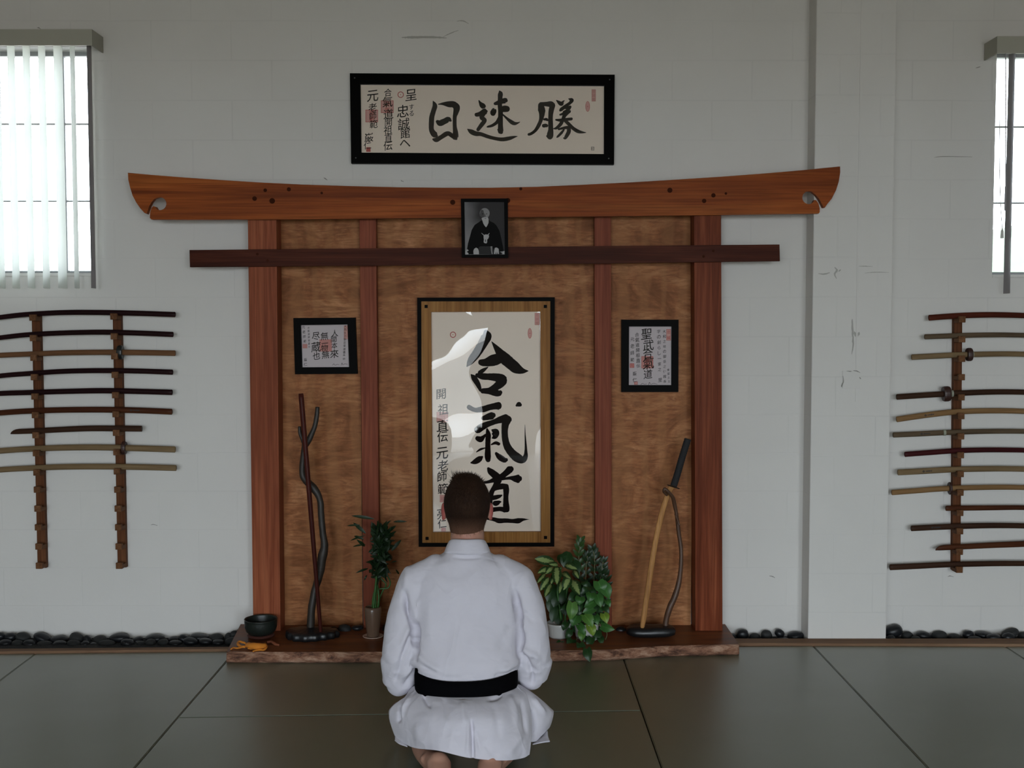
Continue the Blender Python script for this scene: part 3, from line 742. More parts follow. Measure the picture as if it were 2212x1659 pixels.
KI = [[(168,980,50),(240,1012,48),(330,1004,66),(400,982,64),(460,970,70),(505,966,84)], [(325,1108,44),(380,1090,66),(430,1076,78),(448,1072,56)], [(262,1240,76),(310,1205,78),(380,1172,62),(450,1148,56),(520,1122,72),(585,1108,96)],
 [(600,1115,104),(580,1180,78),(574,1260,68),(580,1340,70),(602,1420,78),(650,1490,86),(712,1545,96),(770,1568,78),(803,1535,50),(808,1470,30),(805,1380,20),(800,1280,10),(798,1180,3)],
 [(702,966,22),(730,950,52),(750,960,34)], [(374,1226,20),(388,1290,56),(385,1370,54),(384,1450,58),(384,1530,66),(386,1578,52)], [(262,1330,50),(300,1340,64),(330,1318,40),(356,1290,20)], [(430,1238,20),(470,1262,80),(460,1312,60),(432,1330,14)],
 [(254,1485,10),(300,1455,24),(350,1440,12)], [(420,1402,14),(470,1382,34),(508,1395,34)], [(192,1606,14),(240,1592,56),(290,1560,60),(322,1538,20)], [(474,1498,30),(515,1540,60),(565,1572,58),(592,1572,40)]]
strokes(b, AI, Yi, O5, S5); strokes(b, KI, Yi, O5, S5)
DO_ = [[(255,225,60),(305,285,130),(375,345,150),(440,400,160),(490,450,140)], [(775,232,120),(740,255,150),(665,325,130),(585,390,120),(500,450,130)], [(60,560,50),(180,540,56),(280,520,70),(400,480,100),(540,470,56),(660,450,56),(760,440,78),(850,450,136),(935,455,180),(965,455,120)],
 [(480,500,160),(430,600,120),(372,690,100),(330,780,104),(300,950,106),(305,1100,106),(320,1165,90)], [(360,700,78),(450,655,104),(560,625,124),(640,622,104)], [(650,622,126),(662,720,126),(654,850,108),(656,980,118),(664,1100,136),(668,1160,128)],
 [(350,885,96),(420,872,96),(500,850,76),(560,826,30)], [(400,1010,110),(450,1000,106),(505,978,66),(546,976,20)], [(320,1155,104),(430,1138,94),(540,1132,96),(640,1158,110)], [(-760,1240,40),(-400,1200,70),(-60,1270,80),(290,1345,76),(400,1368,86),(500,1396,104),(650,1392,94),(800,1402,88),(930,1395,112),(1030,1372,60),(1130,1370,18),(1172,1370,3)],
 [(-560,420,20),(-500,470,70),(-450,500,40)], [(-640,700,50),(-520,690,70),(-440,640,70),(-520,780,60),(-470,860,70),(-560,960,60),(-700,1150,50)]]
strokes(b, DO_, Yi, (1030, 990), 10.367)
obj('large_characters', b, MAT['ink'], big, recalc=False)
b = newbm()
for ch, x, y, s_ in (('開', 953, 851, 22), ('祖', 957, 884, 24), ('直', 956, 919, 26), ('伝', 956, 943, 24), ('元', 955, 979, 27), ('老', 957, 1006, 24), ('師', 955, 1029, 22), ('範', 957, 1056, 24), ('亮', 955, 1109, 24), ('仁', 955, 1131, 20)):
    write(b, ch, x, y, s_, Yi)
obj('small_characters', b, MAT['ink'], big, recalc=False)
ringpx('seal', 978.5, 723, 6.6, 1.6, -.0371, big, MAT['seal'])
for (x0, y0, x1, y1, ch) in ((1155, 676, 1165.5, 702, '忠誠館'), (943, 890, 968, 912, '氣'), (950, 1069, 962, 1085, '範'), (953, 1140, 963, 1149, '仁')):
    wash('seal_wash', [(x0, y0), (x1, y0), (x1, y1), (x0, y1)], -.0367, big, MAT['wash']); seal('seal', x0, y0, x1, y1, -.0369, big, MAT['seal_pale'], ch, .8)
wash('seal_wash', oval(1144.5, 720, 4.2, 11), -.0367, big, MAT['wash']); ringpx('seal', 1144.5, 720, 4.4, .8, -.0369, big, MAT['seal'], ry=11.2)
# acrylic pane, slightly buckled: a few long waves, five millimetres at most
WAVES = list(zip(*[[0.000922, 0.001148, -0.000842, -0.001111, 0.002235, 0.001998, 9.1e-05, -0.001061, -0.000891, -6.5e-05, 0.000206, 6.1e-05, 0.000143, -0.001], [-2.247866, 11.073576, -10.704316, -3.947986, -11.349301, -2.293704, 32.689435, 0.173645, 9.916417, 7.223821, -22.034416, 17.728407, 12.789741, 0.346034], [-14.842859, -9.819806, 9.820798, 10.89673, 10.342465, -10.111039, 14.507337, -2.099792, -12.559571, -23.422817, 1.287725, 4.253293, -15.254923, -9.877766], [4.731064, 2.248712, 4.062258, 3.53525, 3.146079, 1.992262, -0.12214, 2.836642, 3.296074, 4.729652, 5.070992, 0.772096, 4.862923, -2.946977]]))
b = newbm(); nx, nz = 64, 120; V = []
for j in range(nz + 1):
    row = []
    for i in range(nx + 1):
        p = at(930 + 240 * i / nx, 672 + 480 * j / nz, -.0500)
        p.y += sum(a_ * math.sin(kx * p.x + kz * p.z + ph) for a_, kx, kz, ph in WAVES); row.append(b.verts.new(p))
    V.append(row)
for j in range(nz):
    for i in range(nx): b.faces.new((V[j][i], V[j][i + 1], V[j + 1][i + 1], V[j + 1][i]))
MAT['acrylic'] = glassmat('buckled acrylic', 0.012, ior=1.5)
obj('acrylic_pane', b, MAT['acrylic'], big, smooth=True)
pegs([(920.5, 662), (1178, 662), (922.5, 1163), (1178.5, 1161)], Yc + .006, big, MAT['black'], 3.4, True)

# ---- two small frames on the side panels
Ys = -.046
sl = thing('framed_calligraphy', 'small squarish black-framed calligraphy on the left gate panel', 'framed calligraphy', (at(703, 750, 0).x, 0, at(703, 808, Ys).z))
ring('frame', [(633.5, 687), (767.5, 686), (772, 807.5), (637, 808.5)], [(649.5, 702.5), (750.5, 701), (754, 793), (652.5, 793.5)], Ys, Yk, MAT['black'], sl)
sheet('paper', [(648.5, 701), (751.5, 700), (755, 794.5), (651.5, 795)], -.030, MAT['paper2'], sl)
Yi = -.0306; X_ = lambda q: 620 + q / 11.06; Z_ = lambda q: 670 + q / 11.06
b = newbm()
for ch, x, y, s_ in (('人', 1140, 550, 15), ('間', 1115, 695, 13), ('本', 1130, 845, 14), ('來', 1130, 1040, 19), ('無', 895, 620, 17), ('一', 905, 790, 15), ('物', 895, 905, 16), ('無', 920, 1065, 17), ('尽', 690, 620, 18), ('蔵', 690, 880, 22), ('也', 700, 1090, 17)):
    write(b, ch, X_(x), Z_(y), s_, Yi)
obj('large_characters', b, MAT['ink'], sl, recalc=False)
b = newbm()
column(b, '元老師範', (655.5, 658.5), 707, 737, 6.5, Yi); obj('small_characters', b, MAT['ink'], sl, recalc=False); b = newbm()
column(b, '巌仁', 660, 777, 787, 7, Yi); obj('small_characters', b, MAT['ink'], sl, recalc=False); b = newbm()
column(b, '合氣道開祖直伝', (666.5, 668), 708, 749, 4.6, Yi)
obj('small_characters', b, MAT['ink'], sl, recalc=False); b = newbm()
column(b, '大先生之御言葉謹書奉納', (746, 743), 705, 775, 5.6, Yi)
obj('small_characters', b, MAT['ink'], sl, recalc=False); b = newbm()
for i, pts in enumerate([[(718, 789, .6), (721, 786, .8), (724, 789, .6), (728, 787, .7), (733, 788, .5)], [(737, 789, .6), (739, 784, .9), (740, 788, .6), (745, 786, .8), (751, 787, .5)]]): stroke(b, pts, Yi)
obj('signature', b, MAT['ink'], sl, recalc=False)
for (x0, y0, x1, y1, ch, m_) in ((690, 733, 717, 759.5, '合氣', 'wash2'), (653.5, 743, 664, 752.5, '元', 'wash2'), (743, 703, 751.5, 733, '忠誠', 'wash')):
    wash('seal_wash', [(x0, y0), (x1, y0), (x1, y1), (x0, y1)], -.0302, sl, MAT[m_]); seal('seal', x0, y0, x1, y1, -.0303, sl, MAT['seal_pale'], ch, .8)
sheet('glass_pane', [(648.5, 701), (751.5, 700), (755, 794.5), (651.5, 795)], -.035, MAT['glass'], sl, .002)

sr = thing('framed_calligraphy', 'small upright black-framed calligraphy on the right gate panel', 'framed calligraphy', (at(1404, 750, 0).x, 0, at(1404, 847, Ys).z))
ring('frame', [(1342.5, 690.5), (1466, 690.5), (1465.5, 847), (1342.5, 847)], [(1359, 705.5), (1451, 705.5), (1450.5, 832), (1358.5, 832)], Ys, Yk, MAT['black'], sr)
sheet('paper', [(1357.5, 704), (1452, 704), (1452, 833.5), (1357.5, 833.5)], -.030, MAT['paper2'], sr)
X_ = lambda q: 1330 + q / 9.76; Z_ = lambda q: 680 + q / 9.76
b = newbm()
for ch, x, y, s_ in (('聖', 650, 400, 24), ('武', 690, 640, 24), ('合', 680, 820, 22), ('氣', 690, 1020, 26), ('道', 680, 1250, 20)):
    write(b, ch, X_(x), Z_(y), s_, Yi)
obj('large_characters', b, MAT['ink'], sr, recalc=False)
b = newbm()
column(b, '合氣道開祖直伝', (1376, 1379), 723, 790, 9, Yi); obj('small_characters', b, MAT['ink'], sr, recalc=False); b = newbm()
column(b, '元老師範', (1366, 1366), 733, 777, 9, Yi); obj('small_characters', b, MAT['ink'], sr, recalc=False); b = newbm()
column(b, '巌仁', 1371, 807, 821, 9, Yi)
obj('small_characters', b, MAT['ink'], sr, recalc=False); b = newbm()
column(b, '字の創らし一家之', (1423, 1425), 716, 798, 8, Yi); write(b, '里', 1426, 821, 9, Yi)
column(b, '大和之地の御岳之傳館長', (1435, 1436), 716, 824, 7, Yi); column(b, '東宮之玉', (1443.5, 1445), 799, 824, 5.5, Yi)
obj('small_characters', b, MAT['ink'], sr, recalc=False); b = newbm()
for pts in [[(1384, 831, .6), (1388, 828, .8), (1392, 830, .6), (1397, 829, .6)], [(1401, 831, .7), (1403, 826, .9), (1406, 830, .6), (1412, 828, .8), (1420, 830, .5)]]: stroke(b, pts, Yi)
obj('signature', b, MAT['ink'], sr, recalc=False)
for (x0, y0, x1, y1, ch, m_) in ((1385.5, 769.5, 1411, 795.5, '合氣', 'wash2'), (1360.5, 785, 1370, 794.5, '元', 'wash2'), (1370, 824, 1377.5, 831, '仁', 'wash'), (1439.5, 711, 1449, 735.5, '忠誠', 'wash')):
    wash('seal_wash', [(x0, y0), (x1, y0), (x1, y1), (x0, y1)], -.0302, sr, MAT[m_]); seal('seal', x0, y0, x1, y1, -.0303, sr, MAT['seal'], ch, .8)
sheet('glass_pane', [(1357.5, 704), (1452, 704), (1452, 833.5), (1357.5, 833.5)], -.035, MAT['glass'], sr, .002)

# ---- portrait photograph on the beams
Ypo = -.186
por = thing('framed_photograph', 'small black and white photograph of a bearded man in dark robes hung on the beams', 'photograph', (at(1047, 500, 0).x, -.166, at(1047, 556, Ypo).z))
ring('frame', [(995.5, 429), (1097, 428.5), (1098, 557), (997.5, 556)], [(1003, 436), (1089, 436), (1091, 550), (1004.5, 550)], Ypo, Yb - .0008, MAT['black'], por)
def gray(n, v): MAT[n] = plain(n, (v, v * .97, v * .97), .6, Specular_IOR_Level=.04); return MAT[n]
t = MT('studio backdrop', (.1, .1, .1), .6, Specular_IOR_Level=.04)
v = t.coord((1, 1, 1)); gx = t.noise(v, 7, 2)
sx_ = t.n.new('ShaderNodeSeparateXYZ'); t.l.new(t.coord(), sx_.inputs[0])
g = t.math('ADD', t.math('MULTIPLY', sx_.outputs[0], -3.2), t.math('ADD', t.math('MULTIPLY', sx_.outputs[2], -1.2), t.math('MULTIPLY', gx, .5)))
t.col(t.ramp(g, [(0.0, (.045, .042, .043)), (.55, (.30, .29, .295))])); MAT['backdrop'] = t.m
sheet('print', [(1002, 435), (1090, 435), (1092, 551), (1003.5, 551)], -.176, MAT['backdrop'], por)
X_ = lambda q: 980 + q / 11.06; Z_ = lambda q: 420 + q / 11.06
def patch_(name, pts, k, m):
    b = newbm(); b.faces.new([b.verts.new(at(X_(x), Z_(y), -.1762 - .00006 * k)) for x, y in pts]); return obj(name, b, m, por)
dark = gray('robe black', .006); mid = gray('face grey', .25); pale = gray('beard pale grey', .42); shade = gray('face shade grey', .085); folds = gray('lap grey', .035)
patch_('robe', catp := [(660, 620), (590, 670), (500, 730), (430, 850), (390, 1000), (340, 1180), (320, 1300), (310, 1400), (360, 1430), (1100, 1430), (1190, 1360), (1180, 1260), (1140, 1060), (1095, 870), (1020, 740), (960, 680), (870, 640), (840, 600), (760, 640)], 1, dark)
patch_('lap', [(600, 1260), (640, 1240), (870, 1240), (960, 1300), (960, 1425), (600, 1425)], 2, folds)
patch_('head', [(X, Y_) for X, Y_ in [(742 + 118 * math.cos(a) , 450 + 125 * math.sin(a)) for a in [2 * PI * k / 28 for k in range(28)]]], 3, mid)
patch_('face_shade', [(640, 400), (660, 360), (710, 380), (725, 450), (735, 520), (720, 560), (690, 560), (650, 540), (628, 480)], 4, shade)
patch_('beard', [(665, 570), (700, 550), (760, 545), (820, 550), (835, 600), (832, 680), (800, 750), (775, 785), (745, 755), (710, 700), (690, 640)], 5, pale)
patch_('mouth', [(725, 572), (760, 566), (790, 572), (760, 582)], 6, shade)
for q in ([(672, 462), (700, 455), (715, 465), (695, 478)], [(775, 462), (790, 452), (800, 466), (785, 480)]): patch_('eye', q, 6, dark)
patch_('nose', [(738, 460), (752, 460), (762, 535), (738, 538)], 5, shade)
for q in ([(618, 470), (630, 455), (640, 500), (632, 530), (622, 510)],): patch_('ear', q, 2, shade)
patch_('tie_knot', [(715, 975), (760, 955), (830, 960), (845, 1000), (830, 1050), (800, 1080), (800, 1140), (785, 1170), (740, 1165), (715, 1140), (722, 1080), (715, 1030)], 6, pale)
patch_('knot_gap', [(752, 1075), (765, 1075), (770, 1130), (748, 1130)], 7, dark)
for q in ([(660, 925), (672, 922), (725, 968), (715, 980)], [(860, 925), (850, 922), (815, 960), (828, 972)]): patch_('cord', q, 7, pale)
patch_('hand', [(475, 1430), (470, 1350), (490, 1300), (535, 1270), (580, 1295), (600, 1350), (605, 1430)], 7, pale)
patch_('hand', [(960, 1420), (970, 1330), (985, 1275), (1030, 1268), (1075, 1300), (1085, 1420), (1060, 1425), (1050, 1360), (1040, 1425), (1020, 1428), (1012, 1360), (1000, 1428), (980, 1425)], 7, pale)
patch_('cord', [(880, 1240), (925, 1240), (920, 1330), (935, 1425), (905, 1425), (890, 1330)], 6, mid)
patch_('seat_edge', [(275, 1350), (330, 1310), (360, 1340), (310, 1370), (350, 1400), (355, 1434), (275, 1434)], 7, pale)
patch_('seat_edge', [(1100, 1370), (1160, 1365), (1215, 1350), (1215, 1432), (1150, 1430), (1170, 1400)], 7, pale)
plug(1097, 433, Yb, .012, gate, 'knot')

# ---- marks on the painted wall
MAT['stain'] = plain('grey scuff', (.40, .385, .355), .8); MAT['stain_dark'] = plain('dark scuff', (.27, .26, .235), .8)
wallo = bpy.data.objects['wall_front']; pilo = bpy.data.objects['pilaster']
def mark(par, L_, m, Y):
    for pts in L_:
        b = newbm(); stroke(b, pts, Y, rough=.7); obj('scuff_mark', b, MAT[m], par, recalc=False)
mark(wallo, [[(868, 81, 1.5), (885, 80.5, 4.5), (920, 80, 4.5), (950, 81, 3.5), (965, 82, 1)], [(958, 79, 1), (975, 71, 2), (990, 65.5, 1)], [(987, 45.5, 1), (1000, 45, 2.5), (1012, 51, 1)]], 'stain', -.0012)
mark(wallo, [[(699, 384, .8), (703, 386, 2), (707, 389, .8)], [(866, 389, .5), (868, 391, 1.6), (872, 392, .8)], [(326, 1134, .6), (331, 1133, 1.4), (340, 1135, .7)], [(1662, 1244, .8), (1668, 1245, 2), (1674, 1248, .8)], [(2108, 147, .8), (2114, 145, 1.8), (2118, 144, .6)], [(2018, 340, .5), (2040, 338, 1.4), (2100, 339, .6)], [(2047, 1246, .6), (2052, 1244, 1.6), (2060, 1246, .7)], [(80, 60, .8), (84, 60, 2.2), (88, 63, .8)]], 'stain_dark', -.0012)
mark(pilo, [[(1803, 577, 1), (1808, 584, 4), (1803, 592, 3), (1807, 602, 1)], [(1812, 586, 2), (1815, 583, 3)], [(1768, 591, 1), (1780, 592, 3), (1792, 589, 1.5)], [(1855, 575, .8), (1870, 575, 1.6), (1885, 576, .6)], [(1868, 590, .6), (1890, 588, 1.6), (1920, 588.5, .5)], [(1845, 716, 1), (1848, 722, 7), (1853, 722, 8), (1856, 718, 2)], [(1841, 690, 2), (1842, 720, 4), (1843, 745, 3), (1840, 765, 1)]], 'stain', -.1316)
mark(pilo, [[(1829, 801.5, .8), (1836, 802, 1.8), (1840, 802, .6)], [(1843, 800.5, .8), (1851, 801.5, 2), (1858, 805, .8)], [(1821, 812, .8), (1822, 824, 2), (1818, 835, 2.5)], [(1857, 815, 1.5), (1859, 818, 2)]], 'stain_dark', -.1345)
b = newbm(); prism(b, ppoly([(1820, 801), (1859, 801), (1859, 840), (1820, 839)], -.1338), -.1338, -.1302, .0008); obj('patch_plate', b, MAT['white'], pilo)
# ================================================================ racks, wooden swords, staff
MAT['rackw'] = wood('rack cedar', (.085, .030, .013), (.145, .055, .024), (.20, .085, .038), 'Z', 1, .5)
MAT['pegw'] = wood('rack peg wood', (.10, .042, .018), (.17, .078, .036), (.24, .12, .06), 'Y', 1, .5)
MAT['w_dark'] = wood('dark red hardwood', (.012, .0045, .005), (.022, .008, .009), (.040, .014, .014), 'X', 1, .3)
MAT['w_plum'] = wood('plum red hardwood', (.035, .007, .008), (.060, .012, .013), (.085, .022, .020), 'X', 1, .3)
MAT['w_red'] = wood('red brown hardwood', (.045, .014, .007), (.085, .028, .013), (.13, .050, .022), 'X', 1, .3)
MAT['w_brown'] = wood('brown hardwood', (.030, .014, .009), (.055, .027, .016), (.09, .045, .027), 'X', 1, .35)
MAT['w_cherry'] = wood('glossy cherry red wood', (.055, .012, .007), (.095, .022, .012), (.14, .036, .018), 'X', 1, .28)
MAT['w_tan'] = wood('tan oak', (.13, .060, .028), (.19, .092, .045), (.25, .125, .062), 'X', 1, .38)
MAT['w_pale'] = wood('pale oak', (.17, .110, .055), (.235, .160, .085), (.30, .215, .12), 'X', 1, .4)
MAT['w_grey'] = wood('weathered oak', (.085, .058, .036), (.135, .095, .058), (.18, .13, .082), 'X', 1, .45)
MAT['w_honey'] = wood('honey oak', (.20, .11, .045), (.27, .155, .07), (.34, .21, .10), 'X', 1, .38)
MAT['guard_dark'] = plain('black plastic guard', (.012, .013, .012), .3)
MAT['guard_brown'] = plain('brown leather guard', (.035, .012, .008), .45)
MAT['collar'] = plain('pale rubber collar', (.28, .29, .22), .5)
MAT['brand'] = plain('burnt stamp', (.012, .008, .006), .6)
Yr = -.028      # rail front
def rail(label, top, bot, pegs_, side, n):
    """rail: top=(xl,xr,y) bottom=(xl,xr,y); pegs stick out towards the viewer, each a block with a notch above"""
    r = thing('sword_rack_rail', label, 'sword rack', (at((bot[0] + bot[1]) / 2, bot[2], Yr).x, 0, at(1106, bot[2], Yr).z))
    b = newbm()
    prism(b, ppoly([(top[0], top[2]), (top[1], top[2]), (bot[1], bot[2]), (bot[0], bot[2])], Yr), Yr, -.0008, .002)
    obj('rail', b, MAT['rackw'], r)
    for (px, py) in pegs_:
        # px,py: centre of the peg's front face ; it reaches from the rail forward
        Yf = -.092; c = at(px, py, Yf); h = .0155; w_ = .0165
        b = newbm(); q = [(Yf, c.z - h), (Yr - .0006, c.z - h), (Yr - .0006, c.z + h - .012), (Yf + .016, c.z + h - .012), (Yf + .016, c.z + h), (Yf, c.z + h)]
        va = [b.verts.new((c.x - w_, y, z)) for y, z in q]; vb = [b.verts.new((c.x + w_, y, z)) for y, z in q]
        b.faces.new(va); b.faces.new(vb[::-1])
        for i in range(6): b.faces.new((va[i], vb[i], vb[(i + 1) % 6], va[(i + 1) % 6]))
        bmesh.ops.bevel(b, geom=[e for e in b.edges], offset=.0013, segments=1, affect='EDGES'); obj('peg', b, MAT['pegw'], r)
    return r
# left rack: two rails
ysl = [685.5, 727, 770.5, 811, 852.5, 894, 935, 977, 1019, 1058, 1099, 1139.5, 1181, 1222.5]
def pegx(x0, x1, sw, ys):
    Y_ = [y + 8.3 + (y - 706) * .0062 for y in sw] + ys[len(sw):]
    return [(x0 + (x1 - x0) * i / (len(ys) - 1), y) for i, y in enumerate(Y_)]
def pegline(x0, x1, ys): return [(x0 + (x1 - x0) * (y - ys[0]) / (ys[-1] - ys[0]), y) for y in ys]
# rail seen edges: left rail (69..87 @ 690) to (81..100 @ 1228); peg fronts (71) to (85)
rail('cedar rack rail with pegs, first from the left edge, holding wooden swords', (68, 86, 676), (81, 99.5, 1227), pegx(70, 84, [678, 722, 764.3, 806, 847.5, 887.5, 930.6, 969.2, 1010.8], ysl), 1, 14)
rail('cedar rack rail with pegs nearest the gate on its left side', (243, 261, 676), (254, 272.5, 1226), pegx(245, 257, [675.6, 718.2, 761.1, 800.9, 844.6, 885.5, 925.5, 967.2, 1008.4], ysl), 1, 14)
ysr = [690, 730, 772, 815, 854.5, 898, 940, 980, 1020, 1063, 1104, 1146, 1187, 1229]
rail('cedar rack rail with pegs on the wall right of the pilaster', (2061, 2079, 682), (2057.5, 2075, 1232), pegx(2079, 2073, [681.8, 724.6, 766.4, 806, 849.2, 889.6, 933, 973.5, 1014, 1054, 1097.6, 1137, 1181, 1219.7], ysr), -1, 14)

Ysw = -.0595      # swords lie on the pegs, against the rail side
def bokken(name, label, pts, wd, m, hilt=None, guard=None, tip=None, group=None, stamp=None, collar=None, cat='wooden sword', Y=Ysw, thick=.62):
    """wooden sword: (x, y) pixels along its middle line (hilt end first), width in pixels; hilt = length fraction that is handle"""
    c = at(*pts[0], Y); root = thing(name, label, cat, tuple(c), group)
    P = catmull(pts, 10); n = len(P); b = newbm()
    V3 = [at(p.x, p.y, Y) for p in P]; R = []
    L = [0]
    for i in range(1, n): L.append(L[-1] + (V3[i] - V3[i - 1]).length)
    for i in range(n):
        s = L[i] / L[-1]; r = wd / 2 / S(Y)
        if hilt and s < hilt: k = 1.0
        else: k = 1.0 - .16 * (s - (hilt or 0))
        R.append(r * k)
    if tip:   # slanted point
        V3b, Rb = V3[:], R[:]
        end = V3[-1]; d = (V3[-1] - V3[-2]).normalized(); 
        for q, kk in ((.35, .93), (.65, .74), (.88, .42), (1.0, .10)):
            V3b.append(end + d * .045 * q - Vector((0, 0, 1)) * R[-1] * (1 - kk) * .9); Rb.append(R[-1] * kk)
        V3, R = V3b, Rb
    elif True:
        V3 = [V3[0] - (V3[1] - V3[0]).normalized() * .0025] + V3; R = [R[0] * .82] + R
    tube(b, V3, R, 12, True, ell=(thick, 1.0), up=(0, 1, 0))
    o = obj('blade' if hilt else 'shaft', b, MAT[m], root, smooth=True)
    md = o.modifiers.new('Edge', 'EDGE_SPLIT'); md.split_angle = .9
    def along(px):
        best = min(range(n), key=lambda i: abs(P[i].x - px)); j = min(n - 2, best)
        return at(P[best].x, P[best].y, Y), (at(P[j + 1].x, P[j + 1].y, Y) - at(P[j].x, P[j].y, Y)).normalized()
    if guard:
        gx, gm, gr, gt = guard; c, d = along(gx); b = newbm()
        rr = [gr * .93, gr, gr, gr * .93]; tt = [-gt, -gt * .5, gt * .5, gt]
        zz = d.cross(Vector((0, 1, 0))).normalized()
        tube(b, [c + d * q for q in tt], rr, 24, True, ell=(.78, 1.0), up=(0, 1, 0))
        obj('guard', b, MAT[gm], root, smooth=False)
    if collar:
        c, d = along(collar); b = newbm(); r = wd / 2 / S(Y) * 1.15
        tube(b, [c - d * .006, c + d * .006], [r, r], 16, True, ell=(.72, 1.0), up=(0, 1, 0)); obj('collar', b, MAT['collar'], root)
    if stamp:
        c, d = along(stamp); up = Vector((-d.z, 0, d.x)); up = up if up.z > 0 else -up; d = d if d.x > 0 else -d; b = newbm()
        rr = wd / 2 / S(Y); yy = Y - rr * .62 - .0012
        # small burnt maker's mark: a ring and a row of short strokes
        def V(u, v_): q = c + d * u + up * v_; return b.verts.new((q.x, yy + .62 * rr * (1 - math.sqrt(max(0, 1 - (v_ / rr) ** 2))), q.z))
        for k in range(12):
            a0, a1 = 2 * PI * k / 12, 2 * PI * (k + 1) / 12
            b.faces.new((V(-.018 + .0055 * math.cos(a0), .0055 * math.sin(a0)), V(-.018 + .0055 * math.cos(a1), .0055 * math.sin(a1)), V(-.018 + .0026 * math.cos(a1), .0026 * math.sin(a1)), V(-.018 + .0026 * math.cos(a0), .0026 * math.sin(a0))))
        b.faces.new([V(-.0205, -.001), V(-.0155, -.001), V(-.0155, .001), V(-.0205, .001)])
        rnd = random.Random(int(stamp))
        for k in range(7):
            u = -.008 + k * .0048; h = .0028 + .002 * rnd.random(); e_ = .0028 + .001 * rnd.random()
            b.faces.new([V(u, -h * .8), V(u + e_, -h * .8), V(u + e_ + .0006, h), V(u + .0006, h)])
        obj('stamp', b, MAT['brand'], root, recalc=False)
    return root
gL, gR = 'wooden swords on the left rack', 'wooden swords on the right rack'
e1 = -90
B = bokken
B('wooden_sword', 'dark red-black wooden sword, topmost on the left rack', [(378, 679.5), (300, 676.8), (220, 675), (140, 675), (60, 679), (0, 685.5), (e1, 698)], 11.5, 'w_dark', .28, group=gL)
B('wooden_sword', 'nearly black wooden sword, second from the top on the left rack', [(373.5, 722.5), (300, 719.5), (220, 717.5), (140, 719), (60, 723), (0, 729.5), (e1, 741)], 11.3, 'w_dark', .28, group=gL)
B('wooden_sword', 'brown oak sword with black guard, upper of the two guarded ones on the left rack', [(378, 763), (300, 761.5), (220, 761), (140, 762), (60, 765), (0, 767.5), (e1, 773)], 12, 'w_tan', .28, guard=(264, 'guard_dark', .0355, .012), collar=259, group=gL)
B('wooden_sword', 'black wooden sword just below the upper guarded one on the left rack', [(372.5, 804), (300, 801.5), (220, 800.5), (140, 802), (60, 807), (0, 812), (e1, 824)], 11.3, 'w_dark', .28, group=gL)
B('wooden_sword', 'glossy black wooden sword right above the red-brown one on the left rack', [(371.5, 847.5), (300, 845.5), (220, 844), (140, 845.5), (60, 848), (0, 850), (e1, 857)], 12, 'w_dark', .28, group=gL)
B('wooden_sword', 'red-brown wooden sword with dark maker mark on its hilt, left rack', [(371, 889.5), (300, 886.5), (220, 885), (140, 885.5), (60, 888), (0, 892), (e1, 900)], 13, 'w_red', .28, stamp=294, group=gL)
B('short_wooden_sword', 'short dark brown wooden sword with visible point on the left rack', [(306.5, 926), (250, 925.5), (190, 925.5), (130, 928), (80, 930.5), (42, 932)], 13, 'w_brown', .3, tip=True, group=gL)
B('wooden_sword', 'pale oak sword with dark guard, lower of the two guarded ones on the left rack', [(378, 971), (300, 968.5), (220, 966.5), (140, 967), (60, 970), (0, 974), (e1, 982)], 13.5, 'w_pale', .28, guard=(269, 'guard_brown', .033, .0095), collar=265, group=gL)
B('wooden_sword', 'pale tan wooden sword, lowest on the left rack', [(380, 1011), (300, 1009), (220, 1008), (140, 1008.5), (60, 1011.5), (0, 1015), (e1, 1023)], 13, 'w_pale', .28, group=gL)
e2 = 2300
B('wooden_sword', 'glossy red wooden sword, topmost on the right rack', [(2007, 686.5), (2040, 684), (2080, 681.5), (2130, 680), (2180, 680.5), (2240, 683), (e2, 688)], 12.5, 'w_cherry', .28, group=gR)
B('wooden_sword', 'olive tan wooden sword second from the top on the right rack', [(1998, 727.5), (2040, 726), (2080, 724.5), (2130, 723.5), (2180, 723.5), (2240, 725), (e2, 728)], 11, 'w_grey', .28, group=gR)
B('wooden_sword', 'oak sword whose dark guard rests beside the rail, near the top of the right rack', [(1970, 771.5), (2020, 769), (2070, 766.5), (2130, 765), (2180, 764.5), (2240, 766), (e2, 768)], 12, 'w_pale', .28, guard=(2093, 'guard_brown', .0335, .012), collar=2100, group=gR)
B('wooden_sword', 'dark brown wooden sword with a thick octagonal guard left of the right rail', [(1937.5, 857.5), (1990, 854), (2040, 851), (2080, 849), (2130, 847), (2180, 846.5), (2240, 848), (e2, 851)], 12.5, 'w_brown', .28, guard=(2045, 'guard_brown', .0385, .0165), collar=2057, group=gR)
B('wooden_sword', 'honey oak sword bent downward at the stamped hilt, below the octagonal guard', [(1937.5, 906), (1970, 901), (2010, 895.5), (2060, 890), (2120, 887.5), (2180, 887.5), (2240, 890), (e2, 894)], 12.5, 'w_honey', .28, stamp=2005, group=gR)
B('wooden_sword', 'grey-brown stamped wooden sword with pale collar on the right rack', [(1930, 939.5), (1980, 937.5), (2040, 934.5), (2100, 932.5), (2160, 931.5), (2220, 932), (e2, 934)], 11.5, 'w_grey', .28, stamp=1996, collar=2040, group=gR)
B('wooden_sword', 'plum-coloured wooden sword in the middle of the right rack', [(1955, 981.5), (2010, 977.5), (2060, 974), (2120, 972), (2180, 972), (2240, 973.5), (e2, 977)], 11.5, 'w_plum', .28, group=gR)
B('wooden_sword', 'tan stamped wooden sword just above the honey guarded one on the right rack', [(1940, 1020.5), (1990, 1018), (2050, 1014.5), (2110, 1013), (2170, 1012.5), (2240, 1014), (e2, 1016)], 13, 'w_pale', .28, stamp=2001, group=gR)
